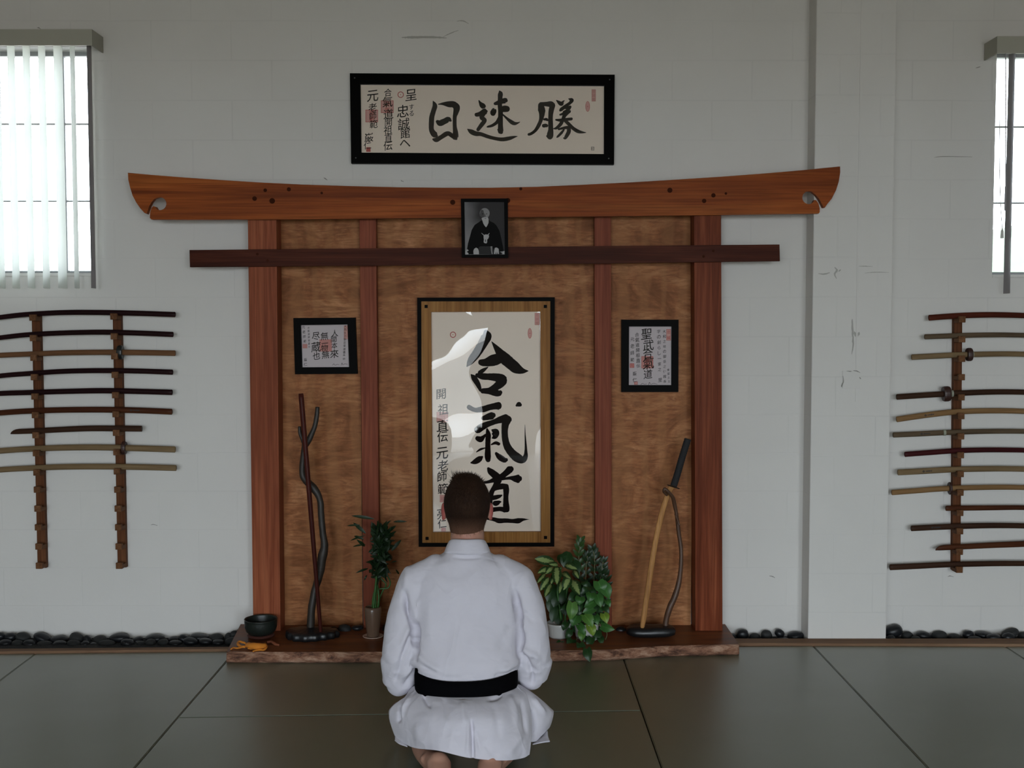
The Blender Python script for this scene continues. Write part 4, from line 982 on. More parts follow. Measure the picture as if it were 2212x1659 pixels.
B('wooden_sword', 'honey oak sword with a slim brown guard on the right rack', [(1927, 1064), (1980, 1060), (2040, 1055.5), (2100, 1053.5), (2170, 1052.5), (2240, 1054), (e2, 1057)], 11.8, 'w_honey', .28, guard=(2049, 'guard_brown', .032, .0055), group=gR)
B('short_wooden_sword', 'short red-brown wooden stick ending just left of the right rail', [(2044, 1098), (2090, 1097.5), (2140, 1097), (2190, 1096.5), (2230, 1097)], 11.5, 'w_red', .3, group=gR)
B('wooden_sword', 'dark grey-brown stamped wooden sword third from the bottom of the right rack', [(1969, 1141.5), (2020, 1139), (2070, 1137), (2130, 1135.5), (2180, 1135.5), (2240, 1137), (e2, 1140)], 12.5, 'w_brown', .28, stamp=2022, group=gR)
B('short_wooden_sword', 'red-brown wooden sword pointing left, second from the bottom of the right rack', [(2290, 1172), (2240, 1174), (2190, 1176), (2140, 1178), (2090, 1180.5), (2040, 1183)], 13, 'w_red', .4, tip=True, group=gR)
B('wooden_staff', 'long dark brown wooden staff, lowest on the right rack', [(1923, 1225.5), (1980, 1223), (2040, 1220), (2100, 1218.5), (2160, 1217.5), (2220, 1217.5), (e2, 1218)], 13, 'w_brown', None, group=gR, cat='staff')

# ---- left stand: black lobed base, driftwood branch, staff leaning in its fork
Yg = -.24
MAT['drift'] = plain('dark driftwood', (.022, .016, .011), .55, bump=.5, bscale=40, var=.5)
MAT['drift2'] = plain('brown driftwood', (.075, .035, .018), .5, bump=.5, bscale=45, var=.45)
MAT['basewood'] = plain('black carved base', (.0075, .008, .009), .38, bump=.3, bscale=30, var=.3)
st = thing('driftwood_stand', 'forked dark driftwood branch on a black lobed base, left of the bamboo plant', 'stand', (at(672, 1392, Yg).x, Yg, SLAB))
b = newbm(); c0 = st.location; n = 72
def lobes(a): return 1 + .05 * math.cos(a * 15) + .07 * math.sin(a * 3 + 1)
z0 = SLAB
prof = [(1.0, .000), (1.03, .012), (1.02, .026), (.95, .034), (.6, .036), (.25, .046), (.0001, .05)]
rings_ = []
for f, z in prof:
    rings_.append([b.verts.new((c0.x + math.cos(a) * .125 * (1 + (lobes(a) - 1) * min(1, f * 1.0)) * f, c0.y + math.sin(a) * .085 * (1 + (lobes(a) - 1)) * f, z0 + z)) for a in [2 * PI * k / n for k in range(n)]])
for i in range(len(rings_) - 1):
    for k in range(n): b.faces.new((rings_[i][k], rings_[i][(k + 1) % n], rings_[i + 1][(k + 1) % n], rings_[i + 1][k]))
b.faces.new(rings_[0][::-1]); obj('base', b, MAT['basewood'], st, smooth=True)
def branch(bm, pix, Y, seg=12, gn=.12):
    """(x, y, width, dY) pixels to a gnarled tube"""
    P = catmull(pix, 6); V3 = [at(p[0], p[1], Y + p[3]) for p in [tuple(q) for q in P]]
    R = [q[2] / 2 / S(Y) for q in [tuple(q) for q in P]]
    rg = tube(bm, V3, R, seg)
    for r_, c in zip(rg, V3):
        for v in r_:
            v.co = c + (v.co - c) * (1 + gn * noise.noise(v.co * 28))
MAX4 = lambda L_: [Vector(q) for q in L_]
b = newbm()
branch(b, [(672, 1378, 22, .0), (671, 1350, 17, .0), (674, 1310, 16, .0), (679, 1280, 15, .01), (690, 1240, 18, .02), (697, 1200, 20, .02), (701, 1180, 17, .02), (697, 1150, 14, .02), (694, 1115, 14, .02), (691, 1080, 14, .02), (678, 1055, 17, .02), (660, 1037, 16, .03), (653, 1020, 13, .03), (656, 980, 13, .03), (660, 955, 14, .03)], Yg + .01)
obj('branch', b, MAT['drift'], st, smooth=True)
b = newbm(); branch(b, [(660, 962, 13, .0), (670, 945, 12, .0), (680, 920, 11, .0), (684, 900, 10, .0), (686, 879, 9.5, .0)], Yg + .04); obj('fork', b, MAT['drift'], st, smooth=True)
b = newbm(); branch(b, [(660, 962, 12, .0), (653, 948, 9, .0), (648, 935, 8, -.0), (647, 921, 6.5, -.0)], Yg + .04); obj('fork', b, MAT['drift'], st, smooth=True)
MAT['w_staff'] = wood('red lacquered staff', (.045, .010, .008), (.075, .018, .013), (.11, .03, .02), 'Z', 1, .28)
b = newbm(); p0, p1 = at(650, 850, Yg + .0), at(693.5, 1372, Yg - .036)
tube(b, [p0, p0.lerp(p1, .02), p0.lerp(p1, .5), p0.lerp(p1, .97), p1], [.0118, .0125, .0115, .009, .007], 14)
tag(obj('wooden_staff', b, MAT['w_staff'], smooth=True, origin=p1), 'dark red wooden staff leaning in the forked driftwood stand', 'staff')

# ---- right stand and the black-handled sword
Yg = -.22
s2_ = thing('driftwood_stand', 'curved brown branch on a dark wooden block, beside the right post', 'stand', (at(1407, 1378, Yg).x, Yg, SLAB))
b = newbm(); cx, zc = s2_.location.x, SLAB
pts = [(-.125, -.03), (-.11, -.062), (-.05, -.070), (.02, -.066), (.08, -.058), (.118, -.05), (.120, .02), (.09, .055), (-.03, .06), (-.10, .045), (-.130, .01)]
lo = [b.verts.new((cx + x, Yg + y, zc)) for x, y in pts]; m1 = [b.verts.new((cx + x * 1.02, Yg + y * 1.04, zc + .030)) for x, y in pts]; hi = [b.verts.new((cx + x * .96, Yg + y * .92, zc + .054 + .008 * math.sin(i * 2.3))) for i, (x, y) in enumerate(pts)]
b.faces.new(lo[::-1]); top_ = b.faces.new(hi)
for A_, B_ in ((lo, m1), (m1, hi)):
    for i in range(len(pts)): b.faces.new((A_[i], A_[(i + 1) % len(pts)], B_[(i + 1) % len(pts)], B_[i]))
bmesh.ops.poke(b, faces=[top_]); o = obj('base', b, MAT['basewood'], s2_, smooth=True); subsurf(o, 1)
b = newbm()
branch(b, [(1437, 1362, 13, -.0), (1440, 1335, 12, 0), (1448, 1310, 13, .0), (1459, 1285, 13, .01), (1467, 1255, 11, .02), (1471, 1220, 9, .02), (1471, 1185, 9, .03), (1466, 1150, 9, .03), (1461, 1110, 8, .02), (1457, 1090, 9, .01), (1453, 1074, 8, -.01), (1444, 1063, 7, -.03), (1436, 1056, 6.5, -.035), (1434, 1062, 6, -.03), (1441, 1070, 5, -.02)], Yg, 10, .10)
branch(b, [(1459, 1110, 6, .02), (1466, 1130, 4, .0), (1469, 1135, 1.5, -.005)], Yg, 8); obj('branch', b, MAT['drift2'], s2_, smooth=True)
kt = thing('wooden_sword', 'honey wooden sword with black wrapped handle standing point down by the right post', 'wooden sword', tuple(at(1387, 1357, -.262)))
def lean(px, py, s): return at(px, py, -.262 + .085 * s)
MAT['w_blade'] = wood('honey blade oak', (.38, .18, .065), (.52, .26, .095), (.64, .35, .14), 'Z', 1, .36)
P = catmull([(1387, 1357), (1392, 1325), (1403, 1250), (1416, 1170), (1432, 1100), (1446, 1060), (1454, 1050)], 8)
V3 = [lean(p.x, p.y, (1357 - p.y) / 410) for p in P]
b = newbm(); tube(b, V3, [.0080 if i == 0 else (.0105 + .0035 * min(1, i / 6)) for i in range(len(V3))], 12, ell=(.6, 1), up=(0, 1, 0)); obj('blade', b, MAT['w_blade'], kt, smooth=True)
b = newbm(); c = lean(1454.5, 1051.5, .745); dd = (lean(1486, 949, 1) - c).normalized()
tube(b, [c - dd * .003, c + dd * .0, c + dd * .003], [.030, .034, .030], 28, ell=(.85, 1), up=(0, 1, 0)); obj('guard', b, MAT['guard_dark'], kt)
P = catmull([(1455, 1050), (1463, 1025), (1473, 990), (1486, 948)], 16)
V3 = [lean(p.x, p.y, (1357 - p.y) / 410) for p in P]
b = newbm(); tube(b, V3, [.0165 * (1 + .07 * (i % 2)) for i in range(len(V3))], 12, ell=(.8, 1), up=(0, 1, 0))
MAT['wrap'] = plain('black cord wrapping', (.008, .008, .009), .8, bump=.8, bscale=150); obj('handle', b, MAT['wrap'], kt, smooth=True)
# ================================================================ river stones
MAT['pebble'] = plain('polished black stone', (.010, .011, .013), .38, bump=.15, bscale=30, var=.35, Specular_IOR_Level=.35)
MAT['pebble2'] = plain('dull grey black stone', (.022, .023, .023), .62, bump=.2, bscale=30, var=.3, Specular_IOR_Level=.3)
def stone(px, py, hw, hh, tilt, back, label, Y=None, zmin=None):
    Y = Y if Y is not None else ((-.042 if back else -.096) if px > 1500 else (-.052 if back else -.108))
    c = at(px, py, Y); s = S(Y); hh = hh * 1.12; b = newbm(); bmesh.ops.create_icosphere(b, subdivisions=3, radius=1)
    sd = Vector((px * .37, py * .11, 2)); R_ = Matrix.Rotation(math.radians(tilt), 3, 'Y')
    ry = min(.036 if back else .028, max(.022, hw / s * .8))
    for v in b.verts:
        n_ = v.co.copy(); k = 1 + .10 * noise.noise(n_ * 1.2 + sd) + .03 * noise.noise(n_ * 3 + sd)
        sg = lambda q: math.copysign(abs(q) ** .9, q)
        v.co = c + R_ @ Vector((sg(n_.x) * hw / s * k, n_.y * ry * k, sg(n_.z) * hh / s * k))
    rnd = random.Random(int(px * 7 + py))
    o = obj('river_stone', b, MAT['pebble' if rnd.random() < .65 else 'pebble2'], smooth=True, origin=c)
    return tag(o, label, 'stone', 'black river stones along the foot of the wall')
LB = [(0, 1374, 11, 7, 0), (22, 1376, 13, 8, 0), (50, 1377, 17, 9, 18), (92, 1378, 20, 9, 22), (127, 1383, 21, 9, 0), (166, 1380, 17, 11, 22), (189, 1384, 10, 11, -30), (217, 1383, 16, 9, 10), (258, 1378, 22, 9, 0), (295, 1386, 15, 9, -20),
      (335, 1380, 21, 9, 0), (376, 1384, 14, 8, 0), (398, 1381, 14, 9, 20), (430, 1376, 22, 6, 4), (467, 1380, 17, 10, 0), (494, 1376, 9, 8, 30), (506, 1372, 9, 9, 0), (519, 1376, 10, 10, -20)]
LF = [(12, 1390, 15, 8, 0), (38, 1391, 13, 8, 0), (64, 1391, 15, 8, 10), (96, 1392, 17, 7, 0), (129, 1392, 17, 7, 0), (160, 1391, 15, 8, 10), (184, 1392, 10, 7, 0), (202, 1393, 8, 5, 0), (231, 1390, 19, 7, 0), (275, 1390, 15, 9, 12), (304, 1391, 10, 6, 0),
      (325, 1389, 12, 8, -8), (353, 1389, 12, 8, 0), (379, 1390, 15, 6.5, 0), (412, 1387, 16, 9, 10), (444, 1386, 15, 7, 5), (471, 1389, 14, 7, 0), (501, 1386, 15, 9, 0)]
ORD = ['first', 'second', 'third', 'fourth', 'fifth', 'sixth', 'seventh', 'eighth', 'ninth', 'tenth', 'eleventh', 'twelfth', 'thirteenth', 'fourteenth', 'fifteenth', 'sixteenth', 'seventeenth', 'eighteenth']
for i, q in enumerate(LB): stone(*q, True, 'black river stone, %s from the left photo edge in the back row before the bowl' % ORD[i])
for i, q in enumerate(LF): stone(*q, False, 'black river stone, %s from the left photo edge in the front row before the bowl' % ORD[i])
RB = [(1584, 1378, 9, 8, 0), (1604, 1371, 13, 11, -12), (1630, 1377, 12, 8, -10), (1656, 1373, 12, 11, 0), (1684, 1368, 11, 8, 35), (1718, 1375, 18, 10, -6), (1744, 1381, 7, 5, 0)]
for i, q in enumerate(RB): stone(*q, True, 'black river stone, %s to the right of the slab, left of the pilaster' % ORD[i])
stone(1692, 1382, 14, 4, 0, False, 'flat black river stone lying in front between slab and pilaster')
PB = [(1930, 1363, 20, 12, -18), (1960, 1375, 13, 10, -10), (1996, 1374, 17, 9, 8), (2029, 1374, 17, 10, -5), (2062, 1377, 15, 7, 0), (2092, 1372, 12, 9, 0), (2126, 1371, 20, 6, 5), (2182, 1368, 19, 8, -25), (2212, 1375, 13, 9, 0), (2240, 1376, 15, 9, 0)]
PF = [(1925, 1379, 9, 7, 0), (1978, 1380, 10, 6, 0), (2106, 1380, 15, 5, 0), (2146, 1378, 16, 8, 0), (2178, 1377, 14, 9, 0)]
for i, q in enumerate(PB): stone(*q, True, 'black river stone, %s right of the pilaster in the back row' % ORD[i])
for i, q in enumerate(PF): stone(*q, False, 'black river stone, %s right of the pilaster in the front row' % ORD[i])
SB = [(720, 1362, 12, 8, 0, 'low black stone on the slab right behind the driftwood stand'), (745, 1359, 15, 9, 10, 'black stone on the slab midway between driftwood stand and bamboo pot'), (772, 1356, 13, 13, 0, 'tall black stone on the slab just left of the bamboo pot'),
      (632, 1364, 13, 7, 0, 'black stone on the slab between left post and driftwood base'), (838, 1358, 13, 10, 0, 'black stone on the slab just right of the bamboo pot'),
      (1341, 1362, 12, 8, 0, 'black stone on the slab right of the leafy plants'), (1366, 1359, 11, 9, 0, 'black stone on the slab behind the right sword stand')]
for x, y, hw, hh, ti, lb in SB:
    Y = -.115; c = at(x, y, Y); hh = (c.z - SLAB) * S(Y) * .98 if c.z - SLAB > .01 else hh
    stone(x, y, hw, max(hh, 5), ti, True, lb, Y=Y)

# ================================================================ bowl, cushion, saffron cloth
bc = at(564, 1384, -.235); bc.z = SLAB
MAT['bowl'] = plain('dark green-black glazed metal', (.010, .014, .011), .38, bump=.2, bscale=80, var=.3)
MAT['cush'] = plain('dark red cushion', (.075, .018, .010), .85, bump=.4, bscale=90)
cu_ = newbm(); lathe(cu_, [(.0001, .0), (.050, .0), (.062, .004), (.066, .010), (.060, .016), (.045, .014), (.0001, .012)], bc, 32)
tag(obj('bowl_cushion', cu_, MAT['cush'], smooth=True, origin=bc), 'small dark red ring cushion under the singing bowl', 'cushion')
b = newbm(); z_ = .0128
prof = [(.0001, 0), (.040, 0), (.058, .006), (.072, .020), (.078, .040), (.0795, .060), (.0800, .074), (.0810, .0765), (.0800, .0785), (.0772, .0780), (.0750, .072), (.0740, .042), (.068, .024), (.054, .012), (.0001, .008)]
lathe(b, [(r, z + z_) for r, z in prof], bc, 48)
bowl = obj('singing_bowl', b, MAT['bowl'], smooth=True, origin=bc + Vector((0, 0, z_)))
tag(bowl, 'dark round singing bowl on the left end of the wooden slab', 'bowl')
MAT['saffron'] = plain('saffron cotton', (.60, .20, .015), .85, bump=.3, bscale=200, var=.15)
b = newbm(); zc = SLAB + .001
def ribbon(path, wd, th):
    P = [fl(x, y, zc + h) for x, y, h in path]; P = [Vector(q) for q in catmull([tuple(p) for p in P], 6)]
    rr = tube(b, P, [wd * (.75 + .35 * math.sin(PI * i / (len(P) - 1))) for i in range(len(P))], 10, ell=(1, th), up=(0, 0, 1) if False else None)
    for r_ in rr:
        for v in r_: v.co += Vector((0, 0, .003 * noise.noise(v.co * 60))); v.co.z = max(v.co.z, zc - .0005)
ribbon([(534, 1393, .014), (545, 1395, .018), (560, 1396, .018), (573, 1395, .015)], .017, .85)
ribbon([(531, 1390, .016), (517, 1386, .014), (514, 1391, .010), (520, 1397, .007), (530, 1397, .010)], .0065, .8)
ribbon([(530, 1396, .010), (515, 1400, .005), (505, 1399, .005), (499, 1402, .004)], .006, .6)
ribbon([(573, 1390, .014), (576, 1397, .010), (570, 1403, .006), (556, 1404, .006), (546, 1407, .004)], .0052, .8)
ribbon([(560, 1402, .006), (545, 1401, .006), (535, 1400, .008)], .0055, .7)
tag(obj('folded_cloth', b, MAT['saffron'], smooth=True, origin=fl(555, 1400, zc)), 'crumpled saffron orange cloth on the slab in front of the bowl', 'cloth')
MAT['rust'] = plain('rust cotton', (.20, .055, .020), .85, bump=.3, bscale=200)
b = newbm()
ribbon([(577, 1387, .010), (586, 1386, .010), (594, 1391, .006), (603, 1394, .004)], .007, .8)
tag(obj('tassel_cord', b, MAT['rust'], smooth=True, origin=fl(590, 1390, zc)), 'rust brown braided cord lying right of the saffron cloth', 'cord')

# ================================================================ plants
def leaf(bm, base, tip, w_, droop=.02, fold=.25, nrm=None, n=7, shape='lance', mi=0, uvl=None):
    """leaf blade from base to tip with a folded midrib; w_ full width in metres"""
    ax = tip - base; L_ = ax.length
    if L_ < 1e-4: return
    d = ax.normalized(); view = Vector(nrm) if nrm else Vector((0, -1, .35))
    side = d.cross(view); side = side.normalized() if side.length > .05 else d.orthogonal().normalized(); up = side.cross(d).normalized()
    rows = []
    for i in range(n + 1):
        s = i / n
        if shape == 'lance': ww = math.sin(PI * min(1, s * .93 + .04)) ** .8 * (1 - .25 * s)
        elif shape == 'heart': ww = (math.sin(PI * min(1, (s * .82 + .18))) ** .75) * (1.15 - .35 * s)
        else: ww = math.sin(PI * (s * .9 + .07)) ** .7
        if i == n: ww = .03
        c = base + ax * s + up * (droop * math.sin(PI * s)); h = w_ / 2 * ww
        back = -ax * (.10 if (shape == 'heart' and i == 0) else 0)
        rows.append((c, c + side * h * .55 + up * fold * h * .5 + back, c + side * h + up * fold * h * .8 + back * 1.3, c - side * h * .55 + up * fold * h * .5 + back, c - side * h + up * fold * h * .8 + back * 1.3, s))
    V = [[bm.verts.new(q) for q in (r[4], r[3], r[0], r[1], r[2])] for r in rows]
    uv = bm.loops.layers.uv.verify()
    us = [-1, -.55, 0, .55, 1]
    for i in range(n):
        for k in range(4):
            f = bm.faces.new((V[i][k], V[i][k + 1], V[i + 1][k + 1], V[i + 1][k])); f.smooth = True; f.material_index = mi
            for lp_, (a, r_) in zip(f.loops, ((us[k], i), (us[k + 1], i), (us[k + 1], i + 1), (us[k], i + 1))): lp_[uv].uv = (a, r_ / n)
def leafmat(name, col, rough=.4, var=False):
    t = MT(name, col, rough, Specular_IOR_Level=.35)
    uvn = t.n.new('ShaderNodeUVMap'); sx = t.n.new('ShaderNodeSeparateXYZ'); t.l.new(uvn.outputs[0], sx.inputs[0])
    a = t.math('ABSOLUTE', sx.outputs[0])
    if var:
        nz = t.noise(t.coord(), 90, 3)
        m_ = t.math('ADD', a, t.math('MULTIPLY', t.math('SUBTRACT', nz, .5), .9))
        c = t.mix(t.ramp(m_, [(.36, 0.0), (.56, 1.0)]), (.30, .40, .14), col)
    else:
        c = t.mix(t.ramp(a, [(.0, 1.0), (.10, 0.0)]), col, tuple(min(1, q * 1.7) for q in col))
    t.col(c); return t.m
MAT['leafA'] = leafmat('bamboo leaf', (.009, .024, .007), .5)
MAT['leafB'] = leafmat('variegated leaf', (.022, .060, .014), .4, True)
MAT['leafC'] = leafmat('dark glossy leaf', (.012, .030, .009))
MAT['leafC2'] = leafmat('dark mid leaf', (.030, .070, .016))
MAT['leafD'] = leafmat('mid green leaf', (.040, .130, .026))
MAT['leafD2'] = leafmat('bright green leaf', (.085, .20, .035))
MAT['leafD3'] = leafmat('deep green leaf', (.016, .050, .013))
MAT['leafY'] = leafmat('yellow green leaf', (.17, .27, .035))
MAT['cane'] = plain('green cane', (.035, .125, .022), .35, var=.3, bscale=30)
MAT['stem'] = plain('brown green stem', (.10, .10, .04), .5)
MAT['pot_t'] = plain('glazed taupe stoneware', (.15, .095, .065), .22, var=.12, bscale=20)
MAT['saucer'] = plain('cream saucer', (.55, .42, .34), .4)
MAT['white_pot'] = plain('white ceramic', (.62, .62, .60), .3)
MAT['dark_pot'] = plain('dark brown pot', (.03, .018, .012), .5)
MAT['soil'] = plain('potting soil', (.012, .008, .005), .95, bump=1, bscale=120)

Yv = -.235
pc = at(806, 1381, Yv); pc.z = SLAB
bam = thing('potted_bamboo', 'lucky bamboo in a taupe vase on a cream saucer, left of the kneeling person', 'potted plant', tuple(pc))
b = newbm(); lathe(b, [(.0001, 0), (.040, 0), (.049, .003), (.051, .006), (.048, .0062), (.040, .0035), (.0001, .003)], pc, 40); obj('saucer', b, MAT['saucer'], bam, smooth=True)
b = newbm(); lathe(b, [(.0001, .0035), (.028, .0035), (.030, .006), (.036, .06), (.0415, .115), (.0425, .135), (.0405, .146), (.036, .1505), (.033, .149), (.033, .13), (.0001, .12)], pc, 40); obj('vase', b, MAT['pot_t'], bam, smooth=True)
b = newbm()
top0 = pc + Vector((0, 0, .13)); rnd = random.Random(5)
canes = [[(806, 1325), (809, 1290), (813, 1250), (818, 1200), (822, 1160)], [(811, 1325), (812, 1285), (818, 1245), (826, 1200), (830, 1150)], [(815, 1325), (818, 1290), (815, 1262), (812, 1230), (806, 1180)],
         [(803, 1325), (808, 1280), (822, 1272), (838, 1270), (843, 1258), (836, 1240), (832, 1215)], [(818, 1325), (820, 1295), (826, 1278), (834, 1262), (822, 1248), (820, 1225)]]
for ci, cc in enumerate(canes):
    P = catmull(cc, 8); V3 = [at(p.x, p.y, Yv + (ci - 2) * .012) for p in P]
    R = [.0052 if ci < 3 else .0036 for _ in V3]; R = [r * (1.22 if i % 6 == 5 else 1) for i, r in enumerate(R)]
    tube(b, V3, R, 8)
obj('canes', b, MAT['cane'], bam, smooth=True)
b = newbm()
def L2(bm, a, c, wpx, Y, dz0=0, dz1=0, **k): leaf(bm, at(a[0], a[1], Y + dz0), at(c[0], c[1], Y + dz1), wpx / S(Y), **k)
for a, c, w_ in [((808, 1121), (759, 1114), 7), ((778, 1134), (750, 1136), 4), ((790, 1152), (763, 1129), 8), ((788, 1157), (757, 1168), 4), ((786, 1165), (765, 1158), 6), ((790, 1176), (762, 1181), 4), ((788, 1180), (770, 1165), 7), ((850, 1127), (880, 1127), 5), ((832, 1162), (853, 1157), 4),
                 ((846, 1190), (867, 1166), 8), ((845, 1215), (857, 1213), 3), ((795, 1228), (768, 1238), 5), ((793, 1242), (787, 1254), 4), ((806, 1160), (803, 1126), 6), ((818, 1150), (803, 1128), 8), ((826, 1140), (845, 1124), 5), ((832, 1150), (838, 1128), 6), ((820, 1150), (822, 1130), 8), ((812, 1160), (806, 1133), 7), ((855, 1230), (862, 1240), 4)]:
    L2(b, a, c, w_ * 1.15, Yv, 0, -.05 + .1 * rnd.random(), droop=.008)
for i in range(270):
    s = rnd.random(); cy = 1150 + 95 * s; cx = 822 + 6 * math.sin(i) + (s - .5) * -4
    an = rnd.uniform(-PI, 0) if rnd.random() < .62 else rnd.uniform(-PI, PI); ln = rnd.uniform(16, 38) * (1 - .25 * s)
    tx, ty = cx + math.cos(an) * ln * .85, cy + math.sin(an) * ln + (6 if s > .5 else 0)
    L2(b, (cx + rnd.uniform(-8, 8), cy), (tx, ty), rnd.uniform(6, 10), Yv, rnd.uniform(-.045, .02), rnd.uniform(-.08, .05), droop=rnd.uniform(-.008, .012), nrm=(rnd.uniform(-.7, .7), -1, rnd.uniform(-.4, .7)))
obj('leaves', b, MAT['leafA'], bam, recalc=False)

# dumb cane with cream-splashed leaves
Yd = -.215
dc = at(1207, 1380, Yd - .02); dc.z = SLAB
dumb = thing('potted_dumb_cane', 'dumb cane with cream splashed leaves beside the kneeling person, in a white pot', 'potted plant', tuple(dc))
b = newbm(); lathe(b, [(.0001, 0), (.046, 0), (.052, .010), (.058, .062), (.060, .070), (.057, .072), (.054, .062), (.0001, .055)], dc, 36); obj('pot', b, MAT['white_pot'], dumb, smooth=True)
b = newbm()
for cc in ([(1213, 1362), (1210, 1320), (1204, 1280), (1206, 1245), (1212, 1225)], [(1218, 1362), (1222, 1320), (1224, 1280), (1228, 1250)]):
    P = catmull(cc, 6); tube(b, [at(p.x, p.y, Yd) for p in P], [.006] * len(P), 8)
obj('stem', b, MAT['cane'], dumb, smooth=True)
b = newbm()
VL = [((1197, 1215), (1155, 1207), 15), ((1205, 1222), (1186, 1219), 9), ((1202, 1224), (1203, 1263), 15), ((1194, 1226), (1178, 1240), 11), ((1186, 1228), (1161, 1238), 11), ((1178, 1240), (1160, 1260), 8), ((1186, 1248), (1167, 1276), 12), ((1221, 1221), (1247, 1230), 11),
      ((1214, 1238), (1233, 1251), 11), ((1230, 1246), (1217, 1275), 15), ((1214, 1256), (1208, 1282), 10), ((1236, 1254), (1252, 1285), 17), ((1200, 1240), (1190, 1262), 10), ((1240, 1232), (1250, 1250), 9), ((1190, 1262), (1176, 1290), 11)]
for i, (a, c, w_) in enumerate(VL): L2(b, a, c, w_ * 1.45, Yd - .03, .02, -.03 - .02 * (i % 3), shape='oval', droop=.010)
obj('variegated_leaves', b, MAT['leafB'], dumb, recalc=False)
b = newbm()
for i, (a, c, w_) in enumerate([((1228, 1192), (1218, 1226), 22), ((1205, 1212), (1225, 1200), 16), ((1196, 1262), (1182, 1300), 18), ((1206, 1275), (1196, 1312), 18), ((1222, 1270), (1212, 1306), 16), ((1190, 1280), (1186, 1322), 14), ((1240, 1210), (1250, 1240), 18), ((1215, 1290), (1222, 1330), 18), ((1200, 1300), (1192, 1345), 16), ((1208, 1320), (1206, 1352), 16)]):
    L2(b, a, c, w_ * 1.25, Yd + .01, .02, -.02, shape='oval', droop=.008)
obj('dark_leaves', b, MAT['leafD3'], dumb, recalc=False)

# dark upright plant behind
Ye = -.128
ec = at(1268, 1366, Ye); ec.z = SLAB
dk = thing('potted_dark_plant', 'dark upright feathery plant behind the trailing vine, against the inner post', 'potted plant', tuple(ec))
b = newbm(); lathe(b, [(.0001, 0), (.034, 0), (.038, .01), (.043, .08), (.042, .082), (.038, .07), (.0001, .065)], ec, 32); obj('pot', b, MAT['dark_pot'], dk, smooth=True)
b = newbm(); st_ = newbm(); rnd = random.Random(11)
for pi_, cc in enumerate([[(1262, 1340), (1258, 1290), (1252, 1240), (1250, 1198), (1253, 1172)], [(1272, 1340), (1280, 1290), (1284, 1240), (1284, 1205), (1281, 1190)], [(1276, 1340), (1290, 1290), (1298, 1245), (1303, 1212)], [(1264, 1340), (1264, 1280), (1266, 1230), (1269, 1200)], [(1280, 1340), (1298, 1300), (1308, 1260), (1306, 1235)]]):
    P = catmull(cc, 8); V3 = [at(p.x, p.y, Ye) for p in P]; tube(st_, V3, [.0035] * len(V3), 6)
    for i in range(8, len(P), 3):
        p = P[i]; d = (P[i] - P[i - 1]).normalized(); s = (i - 8) / (len(P) - 8)
        for sg in (-1, 1):
            an = math.radians(52 - 25 * s) * sg; dx = d.x * math.cos(an) - d.y * math.sin(an); dy = d.x * math.sin(an) + d.y * math.cos(an); ln = 24 * (1 - .25 * s)
            L2(b, (p.x, p.y), (p.x + dx * ln, p.y + dy * ln), 9, Ye, 0, rnd.uniform(-.02, .02), droop=.004, mi=1 if (pi_ == 0 and s > .35) else 0)
    p = P[-1]; L2(b, (p.x, p.y + 6), (p.x + 1, p.y - 12), 7, Ye, droop=.002, mi=1 if pi_ == 0 else 0)
o = obj('leaves', b, MAT['leafC'], dk, recalc=False); o.data.materials.append(MAT['leafC2'])
obj('stems', st_, MAT['stem'], dk, smooth=True)

